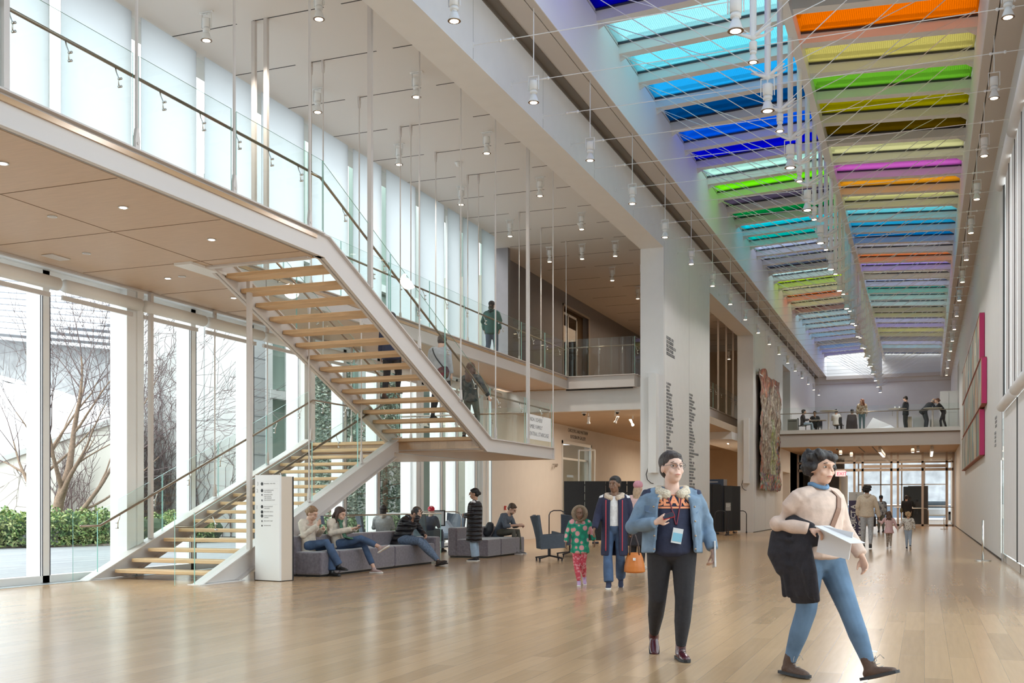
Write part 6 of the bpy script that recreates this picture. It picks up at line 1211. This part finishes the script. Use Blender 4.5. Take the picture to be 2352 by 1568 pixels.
# family walking away
person('man in a beige hooded sweatshirt and light grey jeans walking away with two children',(-1.50,31.3,0),.04,1.80,dict(aR=(.09,-.12,.12),kR=(.1,.0,.5),aL=(-.09,.08,.095),wR=(.31,.04,.86),eR=(.26,.0,1.12),eL=(-.25,-.03,1.14)),skin='tan',top=cloth((.60,.49,.37)),pants=cloth((.40,.40,.41),noise=.2),shoes=BLK,hair=('curly',hairm((.015,.012,.012)),.9),vox=.014,fit=1.12,hem=.88,hood=cloth((.58,.47,.36)))
person('little girl with curly brown hair in a pink top and skirt',(-.92,31.3,0),.06,1.06,dict(nek=(0,0,1.42),hed=(0,.01,1.58),eL=(-.30,.02,1.20),wL=(-.46,.04,1.30),eR=(.28,0,1.14),wR=(.36,.05,.92),kR=(.07,.02,.5),aR=(.07,-.10,.13),kL=(-.06,.03,.5),aL=(-.06,.06,.095)),skin='light',top=cloth((.66,.44,.43)),skirt=(cloth((.64,.40,.40)),.22),pants=spots('leopard_leggings',[(.42,.34,.27),(.30,.22,.17),(.50,.42,.34),(.2,.15,.12)],45),shoes=(WHT,SOLE),hair=('longcurly',hairm((.10,.05,.03)),.16),vox=.017,hs=1.28,fit=1.05,hem=.96,sleeve=.9)
person('little child with blond curls in a white spotted sweater and pale jeans',(-.42,31.45,0),-.04,1.05,dict(nek=(0,0,1.42),hed=(0,.01,1.58),eL=(-.30,.02,1.15),wL=(-.42,.04,.94),eR=(.25,0,1.14),wR=(.28,.03,.92),kR=(.08,.0,.5),aR=(.10,-.16,.17),fR=(0,.8,-.5),kL=(-.07,.04,.5),aL=(-.07,.06,.095)),skin='light',top=spots('spotted_sweater',[(.66,.62,.56),(.66,.62,.56),(.62,.58,.52),(.30,.26,.22)],28),pants=cloth((.36,.43,.52)),shoes=(NAVY,SOLE),hair=('curly',hairm((.46,.30,.16)),1.0),vox=.017,hs=1.28,fit=1.1,hem=.90)
person('person in a grey camouflage-patterned jacket carrying a dark bag, beyond the man in beige',(-1.78,49.4,0),.2,1.64,dict(wL=(-.27,0,.86)),skin='brown',top=spots('grey_camo',[(.34,.35,.36),(.46,.47,.47),(.12,.12,.13),(.28,.29,.30)],9),pants=cloth((.16,.17,.15)),shoes=BLK,hair=('hat',BLKC),vox=.02,fit=1.25,hem=.80)
bg_=tag(thing('shopping_bag',None,None,(-2.1,49.3,.4)),'dark bag hanging from the hand of the person in the camouflage-patterned jacket','bag'); MB().rbox(-2.22,-1.98,49.2,49.36,.25,.70,.03,2).build('bag_body',BLKC,bg_)
r,j,h,HM=person('person in a black top with an olive shoulder bag standing near the open far doors',(-.85,57.5,0),.0,1.70,None,skin='light',top=BLKC,pants=BLKC,shoes=BLK,hair=('short',hairm((.03,.02,.02))),vox=.02,fit=1.1,hem=.85); B=Blob(); B.sm=True; B.ell((-.25,.0,.95),(.08,.12,.15)); B.skin('shoulder_bag',cloth((.18,.15,.08)),r,.016,2)
# balcony
person('woman with long reddish hair in a plaid shirt and jeans at the balcony rail',(-2.93,56.2,4.9),math.pi,1.66,dict(che=(0,.06,1.27),nek=(0,.12,1.43),hed=(0,.17,1.56),eR=(.24,.0,1.13),eL=(-.25,-.03,1.12)),skin='light',top=spots('plaid_shirt',[(.62,.50,.36),(.40,.27,.16),(.70,.62,.50),(.30,.20,.14)],14),pants=cloth((.12,.20,.24)),shoes=(WHT,SOLE),hair=('long',hairm((.22,.08,.04)),.24),head=(-.9,.1,0),vox=.016,hem=.92)
person('man in a black blazer reading at the middle high table on the balcony, facing left',(-.88,56.9,4.9),1.2,1.76,dict(wR=(.08,.30,1.10),wL=(-.08,.30,1.08),eR=(.22,.06,1.14),eL=(-.22,.06,1.14)),skin='light',top=BLKC,pants=cloth((.06,.06,.06)),shoes=BLK,hair=('short',hairm((.02,.015,.012))),head=(0,-.45,0),vox=.016,hem=.80,fit=1.08)
person('bald man in a black jacket leaning far over the right high table on the balcony',(.08,57.0,4.9),-1.2,1.82,dict(pel=(0,-.12,.95),wai=(0,0,1.08),che=(0,.14,1.22),nek=(0,.26,1.34),hed=(0,.37,1.42),sR=(.18,.20,1.31),sL=(-.18,.20,1.31),eR=(.2,.34,1.10),wR=(.08,.46,1.08),eL=(-.2,.32,1.10),wL=(-.08,.46,1.08),hR=(.085,-.10,.92),hL=(-.085,-.10,.92)),skin='light',top=BLKC,pants=cloth((.05,.055,.07)),shoes=BLK,hair=('bald',hairm((.45,.42,.40))),head=(0,-.7,0),vox=.016,hem=.82,fit=1.12)
person('woman with tied reddish hair in black leaning on a high table by the cabinet',(.75,56.85,4.9),1.5,1.66,dict(pel=(0,-.16,.94),wai=(0,-.08,1.07),che=(0,.05,1.24),nek=(0,.12,1.40),hed=(0,.18,1.54),sR=(.17,.08,1.36),sL=(-.17,.08,1.36),eR=(.2,.26,1.14),wR=(.06,.38,1.12),eL=(-.2,.22,1.14),wL=(-.08,.36,1.12),hR=(.085,-.14,.92),hL=(-.085,-.14,.92),aL=(-.09,-.28,.095),kL=(-.1,-.16,.5)),skin='light',top=BLKC,pants=cloth((.035,.03,.035)),shoes=BLK,hair=('bun',hairm((.16,.07,.04))),head=(0,-.1,0),vox=.016,hem=.93)
person('man in a dark shirt and jeans seated in profile beside the balcony waste bin',(-5.95,57.5,4.9),-1.3,1.74,sit(0,.53),skin='light',top=cloth((.06,.05,.055)),pants=JEANL,shoes=BLK,hair=('short',hairm((.02,.015,.015))),vox=.018)
person('dark haired man in black seated behind the small balcony table, facing the hall',(-5.45,58.75,4.9),math.pi,1.74,sit(0,.53),skin='tan',top=BLKC,pants=BLKC,shoes=BLK,hair=('short',hairm((.015,.012,.012))),vox=.018)
person('person in a white shirt seated behind the left high table pedestal on the balcony',(-4.3,57.75,4.9),-.3,1.72,sit(0,.53),skin='tan',top=WHT,pants=BLKC,shoes=BLK,hair=('short',hairm((.02,.015,.015))),vox=.018,fit=1.1)
person('person in a pale blouse seated with a dark jacket draped on the chair back',(-3.45,57.05,4.9),.1,1.62,sit(0,.53),skin='light',top=cloth((.50,.47,.44)),pants=BLKC,shoes=BLK,hair=('bob',hairm((.02,.015,.015))),vox=.018)
jc=tag(thing('draped_jacket',None,None,(-3.45,56.78,5.4)),'dark brown jacket draped over a balcony cafe chair back','jacket'); B=Blob(); B.sm=True; B.loft([(0,0,.38),(0,-.02,.1),(0,-.02,-.35)],[(.22,.06),(.26,.08),(.30,.08)],ref=(1,0,0)); B.skin('cloth',cloth((.05,.035,.035)),jc,.02,2)

bpy.data.scenes.remove(WS)
